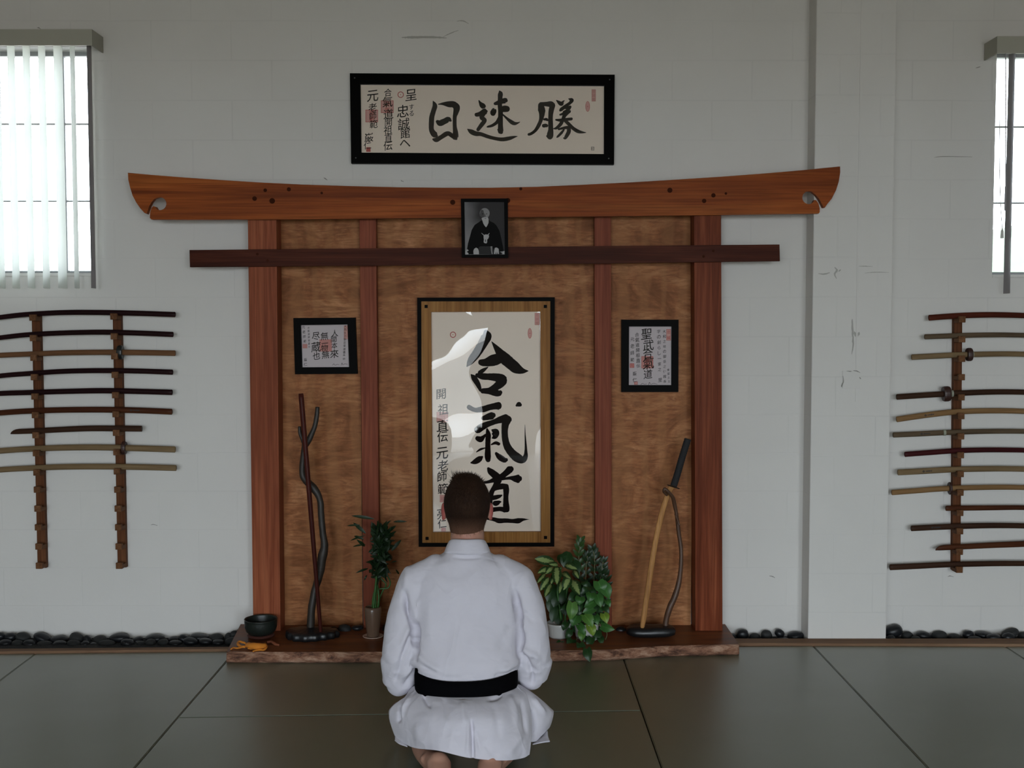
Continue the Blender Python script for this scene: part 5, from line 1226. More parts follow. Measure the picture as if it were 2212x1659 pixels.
# trailing pothos
Yt_ = -.27
tc_ = at(1267, 1388, Yt_ + .02); tc_.z = SLAB
po = thing('potted_pothos', 'bright green trailing pothos spilling over the front of the wooden slab', 'potted plant', tuple(tc_))
b = newbm(); lathe(b, [(.0001, 0), (.048, 0), (.054, .010), (.060, .068), (.062, .076), (.059, .078), (.055, .068), (.0001, .06)], tc_, 36); obj('pot', b, MAT['white_pot'], po, smooth=True)
b = newbm()
HL = [((1253, 1290), (1251, 1307), 23, 0, 0), ((1276, 1281), (1272, 1300), 24, 0, 0), ((1292, 1256), (1300, 1282), 30, 0, 0), ((1300, 1262), (1316, 1294), 28, 0, 0), ((1290, 1284), (1298, 1312), 22, 0, 0), ((1284, 1300), (1262, 1312), 22, 0, 0), ((1282, 1314), (1258, 1324), 20, 0, 0),
      ((1236, 1302), (1232, 1339), 26, 1, 0), ((1262, 1256), (1268, 1268), 16, 2, 0), ((1270, 1268), (1258, 1282), 18, 2, 0), ((1262, 1328), (1280, 1354), 26, 1, 0), ((1304, 1326), (1311, 1347), 20, 3, 0), ((1300, 1352), (1328, 1360), 20, 0, 0), ((1272, 1350), (1282, 1374), 22, 3, 0),
      ((1258, 1362), (1256, 1386), 18, 1, 0), ((1246, 1330), (1236, 1352), 28, 0, 0), ((1252, 1390), (1256, 1413), 20, 2, -.10), ((1236, 1382), (1226, 1402), 22, 2, -.03), ((1268, 1402), (1274, 1430), 20, 2, -.16), ((1290, 1362), (1284, 1384), 22, 2, 0), ((1305, 1310), (1316, 1325), 16, 2, 0),
      ((1242, 1284), (1226, 1300), 20, 2, .02), ((1222, 1306), (1208, 1318), 10, 2, 0), ((1286, 1330), (1292, 1350), 18, 0, 0), ((1250, 1350), (1262, 1372), 18, 0, 0), ((1232, 1360), (1222, 1380), 16, 2, 0), ((1278, 1378), (1270, 1400), 18, 2, -.04), ((1296, 1376), (1300, 1394), 16, 2, -.02), ((1212, 1386), (1206, 1404), 16, 2, -.02),
      ((1225, 1345), (1216, 1362), 16, 2, .02), ((1282, 1268), (1286, 1286), 18, 2, .03), ((1262, 1300), (1252, 1322), 18, 2, .03), ((1300, 1294), (1306, 1312), 18, 2, .03), ((1310, 1296), (1318, 1312), 14, 0, .02), ((1246, 1312), (1252, 1332), 18, 2, .03), ((1272, 1376), (1262, 1392), 16, 2, .0), ((1242, 1394), (1236, 1412), 14, 2, -.05)]
rnd = random.Random(3)
for i, (a, c, w_, mi, dy) in enumerate(HL):
    L2(b, a, c, w_, Yt_ - .03, dy + rnd.uniform(-.01, .01), dy - .025, shape='heart', droop=.010, fold=.35, mi=mi, nrm=(rnd.uniform(-.35, .35), -1, rnd.uniform(.0, .7)))
for i in range(46):
    an = rnd.uniform(0, 2 * PI); rr = math.sqrt(rnd.random()); cx = 1266 + 40 * rr * math.cos(an); cy = 1322 + 55 * rr * math.sin(an)
    L2(b, (cx, cy - 8), (cx + rnd.uniform(-7, 9), cy + 11), rnd.uniform(14, 20), Yt_ + .03, rnd.uniform(-.01, .02), 0, shape='heart', droop=.008, fold=.35, mi=2 if rnd.random() < .7 else 0, nrm=(rnd.uniform(-.6, .6), -1, rnd.uniform(.0, .8)))
o = obj('leaves', b, MAT['leafD'], po, recalc=False)
for k in ('leafD2', 'leafD3', 'leafY'): o.data.materials.append(MAT[k])
b = newbm()
for cc in ([(1262, 1372), (1250, 1340), (1244, 1310)], [(1264, 1372), (1276, 1320), (1284, 1280), (1294, 1262)], [(1266, 1372), (1285, 1350), (1300, 1355), (1311, 1368), (1308, 1382)], [(1304, 1362), (1314, 1362), (1318, 1354)], [(1262, 1374), (1262, 1392), (1268, 1404)], [(1290, 1340), (1298, 1352), (1305, 1362)], [(1258, 1372), (1246, 1380), (1252, 1392)]):
    P = catmull(cc, 6); tube(b, [at(p.x, p.y, Yt_ - .02) for p in P], [.0022] * len(P), 6)
obj('vines', b, MAT['stem'], po, smooth=True)
# ================================================================ kneeling person in white training clothes
PX = at(1010, 1100, -1.52).x
person = thing('person', 'person kneeling with back to the viewer, white jacket, black belt, short brown hair', 'person', (PX, -1.70, 0.0))
def mirr(P): return [Vector((-p.x, p.y, p.z)) for p in P]
def W(x, y, z): return Vector((PX + x, y, z))
def loft(bm, rings, cap=True):
    """rings: lists of equal-length point lists -> closed tube"""
    R = [[bm.verts.new(p) for p in r] for r in rings]; n = len(R[0])
    for a, c in zip(R[:-1], R[1:]):
        for k in range(n): bm.faces.new((a[k], a[(k + 1) % n], c[(k + 1) % n], c[k]))
    if cap: bm.faces.new(R[0][::-1]); bm.faces.new(R[-1])
    return R
def section(cx, cy, cz, hw, hd, n=28, ex=2.3, tilt=0.0, back=1.0):
    """superellipse cross-section in the xy plane; back scales the half towards the viewer"""
    out = []
    for k in range(n):
        a = 2 * PI * k / n; c_, s_ = math.cos(a), math.sin(a)
        x = math.copysign(abs(c_) ** (2 / ex), c_) * hw; y = math.copysign(abs(s_) ** (2 / ex), s_) * hd
        if y < 0: y *= back
        out.append(W(cx + x, cy + y, cz + tilt * y))
    return out
def smooth_loft(bm, specs, n=28, sub=4, **k):
    """specs: tuples (cx, cy, cz, hw, hd) interpolated smoothly"""
    P = []
    for i in range(len(specs) - 1):
        p0 = specs[max(0, i - 1)]; p1 = specs[i]; p2 = specs[i + 1]; p3 = specs[min(len(specs) - 1, i + 2)]
        for j in range(sub):
            t = j / sub
            P.append([0.5 * (2 * b_ + (c_ - a_) * t + (2 * a_ - 5 * b_ + 4 * c_ - d_) * t * t + (3 * b_ - a_ - 3 * c_ + d_) * t ** 3) for a_, b_, c_, d_ in zip(p0, p1, p2, p3)])
    P.append(list(specs[-1]))
    return loft(bm, [section(*p, n=n, **k) for p in P])
def limb(bm, pts, rad, seg=20, ell=(1, 1), up=None, sub=6):
    P = catmull([(*p, r) for p, r in zip(pts, rad)], sub) if False else None
    V4 = []
    for i in range(len(pts) - 1):
        for j in range(sub): V4.append((pts[i].lerp(pts[i + 1], j / sub), rad[i] + (rad[i + 1] - rad[i]) * j / sub))
    V4.append((pts[-1], rad[-1]))
    # round the corners
    Q = [v[0].copy() for v in V4]
    for _ in range(6):
        Q = [Q[0]] + [(Q[i - 1] + Q[i] * 2 + Q[i + 1]) / 4 for i in range(1, len(Q) - 1)] + [Q[-1]]
    tube(bm, Q, [v[1] for v in V4], seg, True, ell=ell, up=up)
    for c, r in ((Q[0], rad[0]), (Q[-1], rad[-1])):
        ico(bm, c, r * min(ell))
def ico(bm, c, r, sc_=(1, 1, 1), rot=None, sub=3):
    g = bmesh.ops.create_icosphere(bm, subdivisions=sub, radius=1)
    for v in g['verts']:
        q = Vector((v.co.x * sc_[0] * r, v.co.y * sc_[1] * r, v.co.z * sc_[2] * r))
        if rot: q = rot @ q
        v.co = c + q
def fuse(bm, voxel, smooth_n=6, fac=.5):
    """melt overlapping closed shapes into one continuous skin"""
    me = bpy.data.meshes.new('tmp'); bmesh.ops.recalc_face_normals(bm, faces=bm.faces); bm.to_mesh(me); bm.free()
    o = bpy.data.objects.new('tmp', me); C.objects.link(o)
    r = o.modifiers.new('r', 'REMESH'); r.mode = 'VOXEL'; r.voxel_size = voxel; r.use_smooth_shade = True
    s = o.modifiers.new('s', 'SMOOTH'); s.factor = fac; s.iterations = smooth_n
    dg = bpy.context.evaluated_depsgraph_get(); m2 = bpy.data.meshes.new_from_object(o.evaluated_get(dg))
    bpy.data.objects.remove(o); out = bmesh.new(); out.from_mesh(m2); bpy.data.meshes.remove(m2)
    return out
# ---- skin
t = MT('skin', (.42, .22, .16), .5, Specular_IOR_Level=.3)
v = t.coord(); nz = t.noise(v, 25, 4)
sx_ = t.n.new('ShaderNodeSeparateXYZ'); t.l.new(v, sx_.inputs[0])
red = t.math('MULTIPLY', t.ramp(t.math('ABSOLUTE', sx_.outputs[0]), [(.0, 1.0), (.055, 0.0)]), t.ramp(sx_.outputs[2], [(.74, 1.0), (.83, 0.0)]))
ear = t.ramp(t.math('ABSOLUTE', sx_.outputs[0]), [(.078, 0.0), (.088, 1.0)])
ear = t.math('MULTIPLY', ear, t.ramp(sx_.outputs[2], [(.80, 0.0), (.83, 1.0)]))
c = t.mix(nz, (.36, .185, .13), (.45, .25, .18)); c = t.mix(t.math('MULTIPLY', red, .75), c, (.47, .12, .09)); c = t.mix(t.math('MULTIPLY', ear, .8), c, (.48, .085, .085))
t.col(c); t.bump(nz, .15, .004); t.b.inputs['Subsurface Weight'].default_value = .08; t.b.inputs['Subsurface Radius'].default_value = (.01, .004, .002)
MAT['skin'] = t.m
HC = Vector((-.002, -1.505, .912))           # middle of the head
b = newbm()
# skull with jaw
smooth_loft(b, [(HC.x, -1.500, 1.010, .014, .024), (HC.x, -1.502, 1.003, .036, .058), (HC.x, -1.506, .985, .054, .080), (HC.x, -1.508, .955, .0710, .094), (HC.x, -1.508, .915, .0790, .099), (HC.x, -1.500, .880, .0760, .094), (HC.x, -1.486, .845, .068, .082), (HC.x, -1.470, .820, .056, .066), (HC.x, -1.452, .800, .034, .040)], n=32, ex=2.1)
limb(b, [W(HC.x, -1.525, .875), W(.0, -1.530, .800), W(.0, -1.548, .735), W(0, -1.560, .69)], [.058, .0625, .0640, .062], 24)
Rn = Matrix.Rotation(.35, 3, 'X')
ico(b, W(HC.x, -1.405, .890), .014, (.85, 1.2, 1.9), Rn); ico(b, W(HC.x, -1.400, .876), .013, (1.1, 1, .8))
ico(b, W(HC.x, -1.412, .845), .016, (1.5, .6, .35)); ico(b, W(HC.x, -1.413, .838), .015, (1.3, .6, .4)); ico(b, W(HC.x, -1.420, .808), .018, (1.2, .8, .8))
for sg in (-1, 1):
    ico(b, W(HC.x + sg * .030, -1.424, .925), .016, (1.4, .6, .5)); ico(b, W(HC.x + sg * .045, -1.432, .880), .020, (1, .7, .8))
    # ear: rim, bowl, lobe
    Re = Matrix.Rotation(sg * -.38, 3, 'Z') @ Matrix.Rotation(-.12, 3, 'X')
    ec_ = W(HC.x + sg * .0865, -1.512, .884)
    ico(b, ec_, .031, (.30, .62, 1.08), Re); ico(b, ec_ + Vector((sg * .003, .004, -.024)), .012, (.45, .8, 1.0))
    # torso under the clothes
smooth_loft(b, [(0, -1.700, .150, .155, .12), (0, -1.70, .22, .165, .125), (0, -1.665, .32, .145, .10), (0, -1.61, .45, .140, .085), (0, -1.58, .58, .150, .080), (0, -1.572, .655, .140, .060), (0, -1.565, .69, .06, .04)], n=28)
for sg in (-1, 1):
    sh, el, wr = W(sg * .165, -1.575, .620), W(sg * .232, -1.610, .395), W(sg * .135, -1.415, .252)
    limb(b, [sh, sh.lerp(el, .5), el], [.044, .038, .034]); limb(b, [el, el.lerp(wr, .4), wr], [.040, .038, .027])
    # hand resting on the thigh, palm down
    pm = W(sg * .118, -1.355, .238); d = (pm - wr).normalized()
    ico(b, pm, .04, (1.0, 1.15, .36), Matrix.Rotation(sg * .3, 3, 'Z') @ Matrix.Rotation(.1, 3, 'X'))
    limb(b, [wr, pm], [.026, .022], 16, ell=(.75, 1.2))
    for k, (ln, an) in enumerate([(.062, -.32), (.078, -.12), (.084, .06), (.076, .24), ]):
        a = an * -sg + sg * .30; rt = pm + Vector((sg * (.030 - .020 * (3 - k)) * -1 * -1, .034, .0)); dd = Vector((-math.sin(a), math.cos(a), 0))
        k1 = rt + dd * ln * .42 + Vector((0, 0, .004)); k2 = rt + dd * ln * .76 + Vector((0, 0, -.006)); k3 = rt + dd * ln * 1.0 + Vector((0, 0, -.018))
        tube(b, [rt, k1, k2, k3], [.0092, .0088, .0080, .0068], 12); ico(b, k3, .0068, sub=2); ico(b, k1, .0092, sub=2)
    th0 = pm + Vector((-sg * .026, -.010, -.002)); tube(b, [th0, th0 + Vector((-sg * .022, .022, -.004)), th0 + Vector((-sg * .030, .050, -.010))], [.0115, .0100, .0080], 12); ico(b, th0 + Vector((-sg * .030, .050, -.010)), .008, sub=2)
    # folded legs: thigh forward, shin back, foot sole up
    hp, kn, an_ = W(sg * .085, -1.70, .180), W(sg * .150, -1.315, .105), W(sg * .105, -1.885, .082)
    limb(b, [hp, hp.lerp(kn, .5), kn], [.085, .078, .062]); limb(b, [kn + Vector((0, 0, -.042)), W(sg * .158, -1.50, .068), W(sg * .150, -1.72, .070), W(sg * .118, -1.83, .070)], [.055, .058, .048, .038])
    hl = W(sg * .088 + .004, -1.915, .092); ball = W(sg * .062 + .004, -2.055, .040); 
    limb(b, [W(sg * .118, -1.83, .070), W(sg * .098, -1.885, .083), hl], [.038, .035, .036], 18, ell=(1, 1))
    limb(b, [hl, hl.lerp(ball, .5) + Vector((sg * .004, 0, -.004)), ball], [.034, .031, .030], 18, ell=(.8, 1.25), up=(0, .3, 1))
    for k in range(5):
        rt = ball + Vector((sg * (-.030 + .0155 * k), -.012, -.008)); r_ = .0115 - .0010 * k
        tube(b, [rt, rt + Vector((0, -.022 + .003 * k, -.004)), rt + Vector((0, -.040 + .004 * k, -.014))], [r_, r_, r_ * .8], 10); ico(b, rt + Vector((0, -.040 + .004 * k, -.014)), r_ * .8, sub=2)
    ico(b, W(sg * .135, -1.862, .082), .017); ico(b, W(sg * .085, -1.862, .085), .015)
b = fuse(b, .0042, 4)
for v_ in b.verts: v_.co.z = max(v_.co.z, .003)
body = obj('body', b, MAT['skin'], person, smooth=True, recalc=False)
# fine creases above the heels
# eyes
MAT['eye'] = plain('eye white', (.7, .68, .65), .2); MAT['iris'] = plain('dark iris', (.05, .03, .02), .2)
for sg in (-1, 1):
    b = newbm(); ico(b, W(HC.x + sg * .030, -1.4265, .902), .0125); e_ = obj('eye', b, MAT['eye'], person, smooth=True)
    b = newbm(); ico(b, W(HC.x + sg * .030, -1.4175, .902), .0055, (1, .5, 1)); obj('iris', b, MAT['iris'], e_, smooth=True)

# ---- hair: close cropped, hairline low on the nape
t = MT('brown hair', (.05, .028, .016), .6, Specular_IOR_Level=.12)
v = t.coord((1, 1, .22)); nz = t.noise(v, 420, 3); n2 = t.noise(t.coord(), 14, 4)
sx_ = t.n.new('ShaderNodeSeparateXYZ'); t.l.new(t.coord(), sx_.inputs[0])
c = t.mix(nz, (.010, .004, .002), (.032, .014, .007)); c = t.mix(t.math('MULTIPLY', t.ramp(n2, [(.45, 0.), (.7, 1.)]), .5), c, (.042, .020, .010))
# clipped shorter towards the nape, where the skin shows through
c = t.mix(t.ramp(sx_.outputs[2], [(.79, .75), (.875, .0)]), c, (.21, .105, .065))
t.col(c); t.bump(nz, .9, .004); MAT['hair'] = t.m
b = newbm()
smooth_loft(b, [(HC.x, -1.500, 1.0215, .010, .016), (HC.x, -1.503, 1.0165, .034, .050), (HC.x, -1.507, 1.000, .0540, .078), (HC.x, -1.511, .972, .0735, .096), (HC.x, -1.513, .938, .0845, .1045), (HC.x, -1.513, .904, .0860, .1045), (HC.x, -1.511, .870, .0800, .0985), (HC.x, -1.513, .840, .0690, .084), (HC.x, -1.520, .812, .0620, .0720), (HC.x, -1.524, .795, .0560, .0640)], n=64, ex=2.1, sub=8)
dead = []
for v_ in b.verts:
    x = v_.co.x - PX - HC.x; y = v_.co.y; z = v_.co.z
    hairline = .985 if y > -1.44 else (.94 if y > -1.475 else (.895 if y > -1.500 else (.855 if y > -1.53 else .806 + .010 * noise.noise(Vector((x * 60, 0, 1))) + (.028 if abs(x) < .012 else 0) * 0)))
    if abs(x) > .060 and y > -1.535 and z < .905 and y > -1.53: hairline = max(hairline, .90 if y > -1.50 else .862)
    if z < hairline: dead.append(v_)
bmesh.ops.delete(b, geom=dead, context='VERTS')
base_pts = [(v_.co.copy(), None) for v_ in b.verts]
bmesh.ops.recalc_face_normals(b, faces=b.faces)
b.normal_update()
faces = [(f.calc_center_median(), f.normal.copy(), f.calc_area()) for f in b.faces]
rnd = random.Random(21)
tot = sum(f[2] for f in faces)
for (c_, n_, ar) in faces:
    k = ar / tot * 5200; k = int(k) + (1 if rnd.random() < k % 1 else 0)
    for _ in range(k):
        if n_.length < .5: continue
        cen = Vector((PX + HC.x, -1.51, .91)); out = n_ if n_.dot(c_ - cen) > 0 else -n_
        p = c_ + Vector((rnd.uniform(-.004, .004), rnd.uniform(-.004, .004), rnd.uniform(-.004, .004)))
        L_ = .007 + .006 * rnd.random() if c_.z < .93 else .010 + .009 * rnd.random()
        dn = Vector((rnd.uniform(-.5, .5), rnd.uniform(-.3, .1), -.9)); dn = (dn - out * dn.dot(out)); dn.normalize()
        if c_.z > .99: dn = Vector((-.4, .9, 0)) * .6 + Vector((rnd.uniform(-.4, .4), rnd.uniform(-.4, .4), 0))
        d = (out * .45 + dn).normalized(); sd = d.cross(out)
        if sd.length < .01: continue
        sd = sd.normalized() * .0006
        a = p - out * .002; b.faces.new([b.verts.new(a - sd), b.verts.new(a + sd), b.verts.new(a + d * L_)])
# tuft standing up at the left of the crown
for i in range(170):
    p = W(-.030 + rnd.gauss(0, .010), -1.515 + rnd.gauss(0, .012), 1.004); d = Vector((-.40 + rnd.gauss(0, .35), rnd.gauss(0, .2), 1)).normalized(); L_ = .018 + .020 * rnd.random()
    sd = Vector((.0008, 0, 0)); b.faces.new([b.verts.new(p - sd), b.verts.new(p + sd), b.verts.new(p + d * (L_ + .004))])
for i in range(120):
    a = rnd.uniform(-.9, .9); p = W(HC.x + .06 * math.sin(a), -1.51 + rnd.gauss(0, .02), .93 + .085 * math.cos(a) ** .7); d = Vector((math.sin(a) * 1.2, rnd.gauss(0, .3), math.cos(a) * .8)).normalized()
    sd = Vector((.0005, 0, 0)); b.faces.new([b.verts.new(p - sd), b.verts.new(p + sd), b.verts.new(p + d * .007)])
obj('hair', b, MAT['hair'], person, smooth=True, recalc=False)
for sg in (-1, 1):
    b = newbm(); tube(b, [W(HC.x + sg * .018, -1.412, .927), W(HC.x + sg * .032, -1.411, .932), W(HC.x + sg * .048, -1.423, .926)], [.003, .004, .002], 8); obj('eyebrow', b, MAT['hair'], person, smooth=True)

# ---- white cotton
t = MT('white cotton', (.70, .69, .73), .85, Specular_IOR_Level=.15, Sheen_Weight=.15)
v = t.coord(); n1 = t.noise(v, 9, 5, .55, .6); n2 = t.noise(v, 38, 4, .6, .4); n3 = t.noise(v, 700, 2)
t.col(t.mix(n1, (.55, .53, .585), (.63, .605, .665)))
r1 = t.math('ABSOLUTE', t.math('SUBTRACT', t.noise(t.coord((1, 1, .7), rot=(0, .5, .3)), 5.5, 1.5, .4, 1.6), .5)); r2 = t.noise(t.coord((1, 1, 1.6), rot=(0, -.4, .2)), 16, 1, .4, 1.0)
hh = t.math('ADD', t.math('MULTIPLY', r1, -1.2), t.math('ADD', t.math('MULTIPLY', r2, .30), t.math('MULTIPLY', n3, .004)))
t.bump(hh, .6, .016); MAT['cotton'] = t.m
def proj(p):
    """where a world point falls in the frame: used only to lay the cloth folds on the modelled surface"""
    q = Vector((p.x, p.y + D, p.z - H)); dep = q.y * cp - q.z * sp
    return 1106 + F * q.x / dep, 829.5 - F * (q.z * cp + q.y * sp) / dep
def folds(bm, L_, ymax=-1.5):
    """press creases and ridges into the back of a garment: ((x,y) list, width px, height m)"""
    bm.normal_update()
    segs = []
    for pts, wd, h in L_:
        P = catmull(pts, 5); segs.append(([Vector((p.x, p.y)) for p in P], wd, h))
    for v_ in bm.verts:
        if v_.co.y > ymax: continue
        if v_.normal.y > .35: continue
        x, y = proj(v_.co); q = Vector((x, y)); dsp = 0
        for P, wd, h in segs:
            if not (min(p.x for p in P) - 3 * wd < x < max(p.x for p in P) + 3 * wd and min(p.y for p in P) - 3 * wd < y < max(p.y for p in P) + 3 * wd): continue
            best = 1e9; bs = 0
            for i in range(len(P) - 1):
                d = P[i + 1] - P[i]; l2 = d.length_squared or 1e-6; s = max(0, min(1, (q - P[i]).dot(d) / l2)); dd = (q - P[i] - d * s).length
                if dd < best: best = dd; bs = (i + s) / (len(P) - 1)
            taper = min(1, 5 * bs) * min(1, 4 * (1 - bs)) if len(P) > 2 else 1
            dsp += 1.7 * h * math.exp(-(best / wd) ** 2) * taper
        v_.co += v_.normal * dsp
# trousers over thighs and shins
b = newbm()
for sg in (-1, 1):
    limb(b, [W(sg * .08, -1.68, .190), W(sg * .12, -1.53, .165), W(sg * .150, -1.300, .110)], [.100, .098, .084]); limb(b, [W(sg * .150, -1.305, .095), W(sg * .155, -1.45, .082), W(sg * .155, -1.58, .078)], [.086, .078, .070])
limb(b, [W(0, -1.72, .20), W(0, -1.66, .20)], [.10, .10])
b = fuse(b, .009, 5)
for v_ in b.verts: v_.co.z = max(v_.co.z, .004) + .004 * noise.noise(v_.co * 22) * (1 if v_.co.z > .02 else 0)
obj('trousers', b, MAT['cotton'], person, smooth=True, recalc=False)
# jacket: body and sleeves in one
b = newbm()
smooth_loft(b, [(0, -1.672, .285, .166, .108), (0, -1.665, .318, .172, .118), (0, -1.652, .345, .190, .130), (0, -1.640, .385, .198, .134), (0, -1.620, .45, .192, .128), (0, -1.600, .53, .196, .122), (0, -1.585, .61, .202, .115), (0, -1.578, .665, .195, .100), (0, -1.573, .706, .155, .084), (0, -1.568, .728, .100, .076), (0, -1.562, .750, .074, .068)], n=40, ex=2.5)
for sg in (-1, 1):
    sh0, sh, el, wr = W(sg * .115, -1.580, .676), W(sg * .184, -1.590, .636), W(sg * .242, -1.640, .385), W(sg * .160, -1.440, .255)
    limb(b, [sh0, sh], [.060, .066]); limb(b, [sh, W(sg * .219, -1.605, .545), W(sg * .236, -1.630, .45), el], [.066, .067, .065, .064], 24, ell=(1.05, 1.0))
    limb(b, [el, W(sg * .225, -1.560, .318), wr + Vector((sg * .01, -.03, .012))], [.064, .070, .060], 24, ell=(1.25, .85), up=(0, 0, 1))
    # hanging cuff below the elbow
    limb(b, [el + Vector((0, 0, -.02)), W(sg * (.236 if sg > 0 else .246), -1.612, .288 if sg > 0 else .268)], [.062, .054], 20, ell=(.9, 1.15))
b = fuse(b, .0052, 7)
FL = [ # left sleeve and armpit
      ([(872, 1270), (878, 1310), (893, 1345), (898, 1370), (897, 1400)], 6, -.022), ([(893, 1380), (900, 1400), (899, 1430)], 4, -.016), ([(880, 1318), (893, 1335), (897, 1352)], 4, .006),
      ([(885, 1350), (876, 1372), (866, 1400)], 6, .007), ([(893, 1362), (880, 1390), (872, 1412), (862, 1436)], 5, -.008), ([(868, 1420), (862, 1450), (850, 1478)], 5, -.005), ([(892, 1420), (884, 1445), (862, 1470)], 6, .007), ([(898, 1440), (890, 1462), (868, 1486)], 5, -.008),
      ([(905, 1290), (897, 1320), (896, 1350)], 7, .005),
      # right
      ([(1113, 1270), (1118, 1310), (1124, 1345), (1125, 1380), (1122, 1420)], 6, -.022), ([(1125, 1335), (1131, 1352), (1127, 1372)], 3.5, .008), ([(1122, 1318), (1140, 1330), (1152, 1350)], 5, -.004), ([(1126, 1395), (1150, 1412), (1166, 1430)], 6, .006),
      ([(1124, 1410), (1140, 1430), (1150, 1460), (1150, 1482)], 5, -.009), ([(1128, 1400), (1140, 1412), (1150, 1420)], 4, .005), ([(1150, 1440), (1160, 1455), (1164, 1470)], 5, -.004),
      # back
      ([(975, 1203), (1010, 1206), (1048, 1202)], 3, -.003), ([(1056, 1192), (1080, 1198), (1110, 1208)], 3, -.0015),
      ([(900, 1410), (915, 1425), (935, 1440), (960, 1452)], 7, .006), ([(900, 1432), (930, 1450), (965, 1462), (1000, 1466)], 5, -.005), ([(905, 1446), (940, 1456), (985, 1463)], 4, .004), ([(1120, 1420), (1105, 1440), (1080, 1452)], 7, .006), ([(1118, 1440), (1095, 1455), (1060, 1463)], 5, -.005),
      ([(1105, 1340), (1095, 1370), (1075, 1400)], 9, -.003), ([(1000, 1330), (1005, 1380), (1020, 1420)], 12, .002), ([(930, 1300), (925, 1350), (930, 1400)], 10, .002), ([(880, 1215), (878, 1250), (870, 1290)], 7, .003)]
folds(b, FL)
for v_ in b.verts:
    v_.co += v_.normal * (0.0040 * noise.noise(v_.co * 9) + .0020 * noise.noise(v_.co * 26))
bmesh.ops.smooth_vert(b, verts=b.verts, factor=.4, use_axis_x=True, use_axis_y=True, use_axis_z=True)
obj('jacket', b, MAT['cotton'], person, smooth=True, recalc=False)
# collar band round the neck and down the front
b = newbm(); path = [((.030, -1.475, .40), .030), ((.045, -1.462, .52), .030), ((.066, -1.478, .64), .030), ((.076, -1.512, .715), .030), ((.0735, -1.552, .752), .028), ((.055, -1.598, .768), .027), ((.0, -1.626, .772), .027), ((-.055, -1.598, .768), .027), ((-.0735, -1.552, .752), .028), ((-.076, -1.512, .715), .030), ((-.066, -1.478, .64), .030), ((-.02, -1.462, .52), .030), ((.0, -1.470, .40), .030)]
P = catmull([(*p[0], p[1]) for p in [((q[0][0], q[0][1], q[0][2]), q[1]) for q in path]], 8) if False else None
pp = []
for i in range(len(path) - 1):
    a = path[max(0, i - 1)]; q1 = path[i]; q2 = path[i + 1]; d_ = path[min(len(path) - 1, i + 2)]
    for j in range(8):
        t_ = j / 8; f = lambda A, B_, C_, D_: .5 * (2 * B_ + (C_ - A) * t_ + (2 * A - 5 * B_ + 4 * C_ - D_) * t_ * t_ + (3 * B_ - A - 3 * C_ + D_) * t_ ** 3)
        pp.append((Vector([f(a[0][k], q1[0][k], q2[0][k], d_[0][k]) for k in range(3)]), f(a[1], q1[1], q2[1], d_[1])))
pp.append((Vector(path[-1][0]), path[-1][1]))
rings_ = []
for p, hw in pp:
    cc = Vector((0, -1.545, p.z)); out = Vector((p.x, p.y - cc.y, 0)); out = out.normalized() if out.length > .01 else Vector((0, -1, 0))
    kb = max(0, min(1, (p.z - .70) / .06))                     # 1 at the back of the neck
    up = (Vector((0, 0, 1)) - out * .38).normalized() if kb > .5 else Vector((-math.copysign(.5, p.x) if p.x else 0, .2, .8)).normalized().lerp(Vector((0, 0, 1)) - out * .38, kb).normalized()
    th = .0065; q = W(p.x, p.y, p.z)
    rings_.append([q + up * hw * s_ + out * th * o_ for s_, o_ in ((1, -.4), (1.05, .2), (.95, .8), (.5, 1.05), (0, 1.1), (-.5, 1.05), (-1, 1), (-1, -.6), (0, -.6))])
loft(b, rings_)
obj('collar', b, MAT['cotton'], person, smooth=True)
# belt
MAT['belt'] = plain('black cotton belt', (.0026, .0026, .0032), .85, bump=.3, bscale=300, Specular_IOR_Level=.02)
b = newbm(); rings_ = []; n = 72
for k in range(n):
    a = 2 * PI * k / n; x = math.copysign(abs(math.cos(a)) ** .82, math.cos(a)) * .180; y = math.sin(a) * (.126 if math.sin(a) > 0 else .123)
    bk = max(0, -math.sin(a)); zc = .311 - .012 * bk + (.006 * math.cos(a) * bk) + .001 * (1 - bk) - .0
    c_ = W(x, -1.675 + y, zc); o_ = Vector((math.cos(a) / .18, math.sin(a) / .123, 0)).normalized(); h = .034 - .002 * math.sin(a * 3)
    rings_.append([c_ + Vector((0, 0, h)) - o_ * .004, c_ + Vector((0, 0, h * .98)) + o_ * .004, c_ + Vector((0, 0, h * .3)) + o_ * .0065, c_ + Vector((0, 0, -h * .3)) + o_ * .0065, c_ + Vector((0, 0, -h * .98)) + o_ * .0055, c_ + Vector((0, 0, -h)) - o_ * .003])
R = [[b.verts.new(p) for p in r] for r in rings_]
for k in range(n):
    for j in range(6): b.faces.new((R[k][j], R[(k + 1) % n][j], R[(k + 1) % n][(j + 1) % 6], R[k][(j + 1) % 6]))
belt = obj('belt', b, MAT['belt'], person, smooth=True)
b = newbm(); ico(b, W(.005, -1.532, .305), .026, (1.3, .7, 1))
tube(b, [W(-.01, -1.525, .30), W(-.05, -1.50, .25), W(-.075, -1.47, .255)], [.018, .017, .016], 10, ell=(.3, 1)); tube(b, [W(.01, -1.525, .30), W(.05, -1.50, .25), W(.075, -1.47, .255)], [.018, .017, .016], 10, ell=(.3, 1))
obj('belt_knot', b, MAT['belt'], belt, smooth=True)
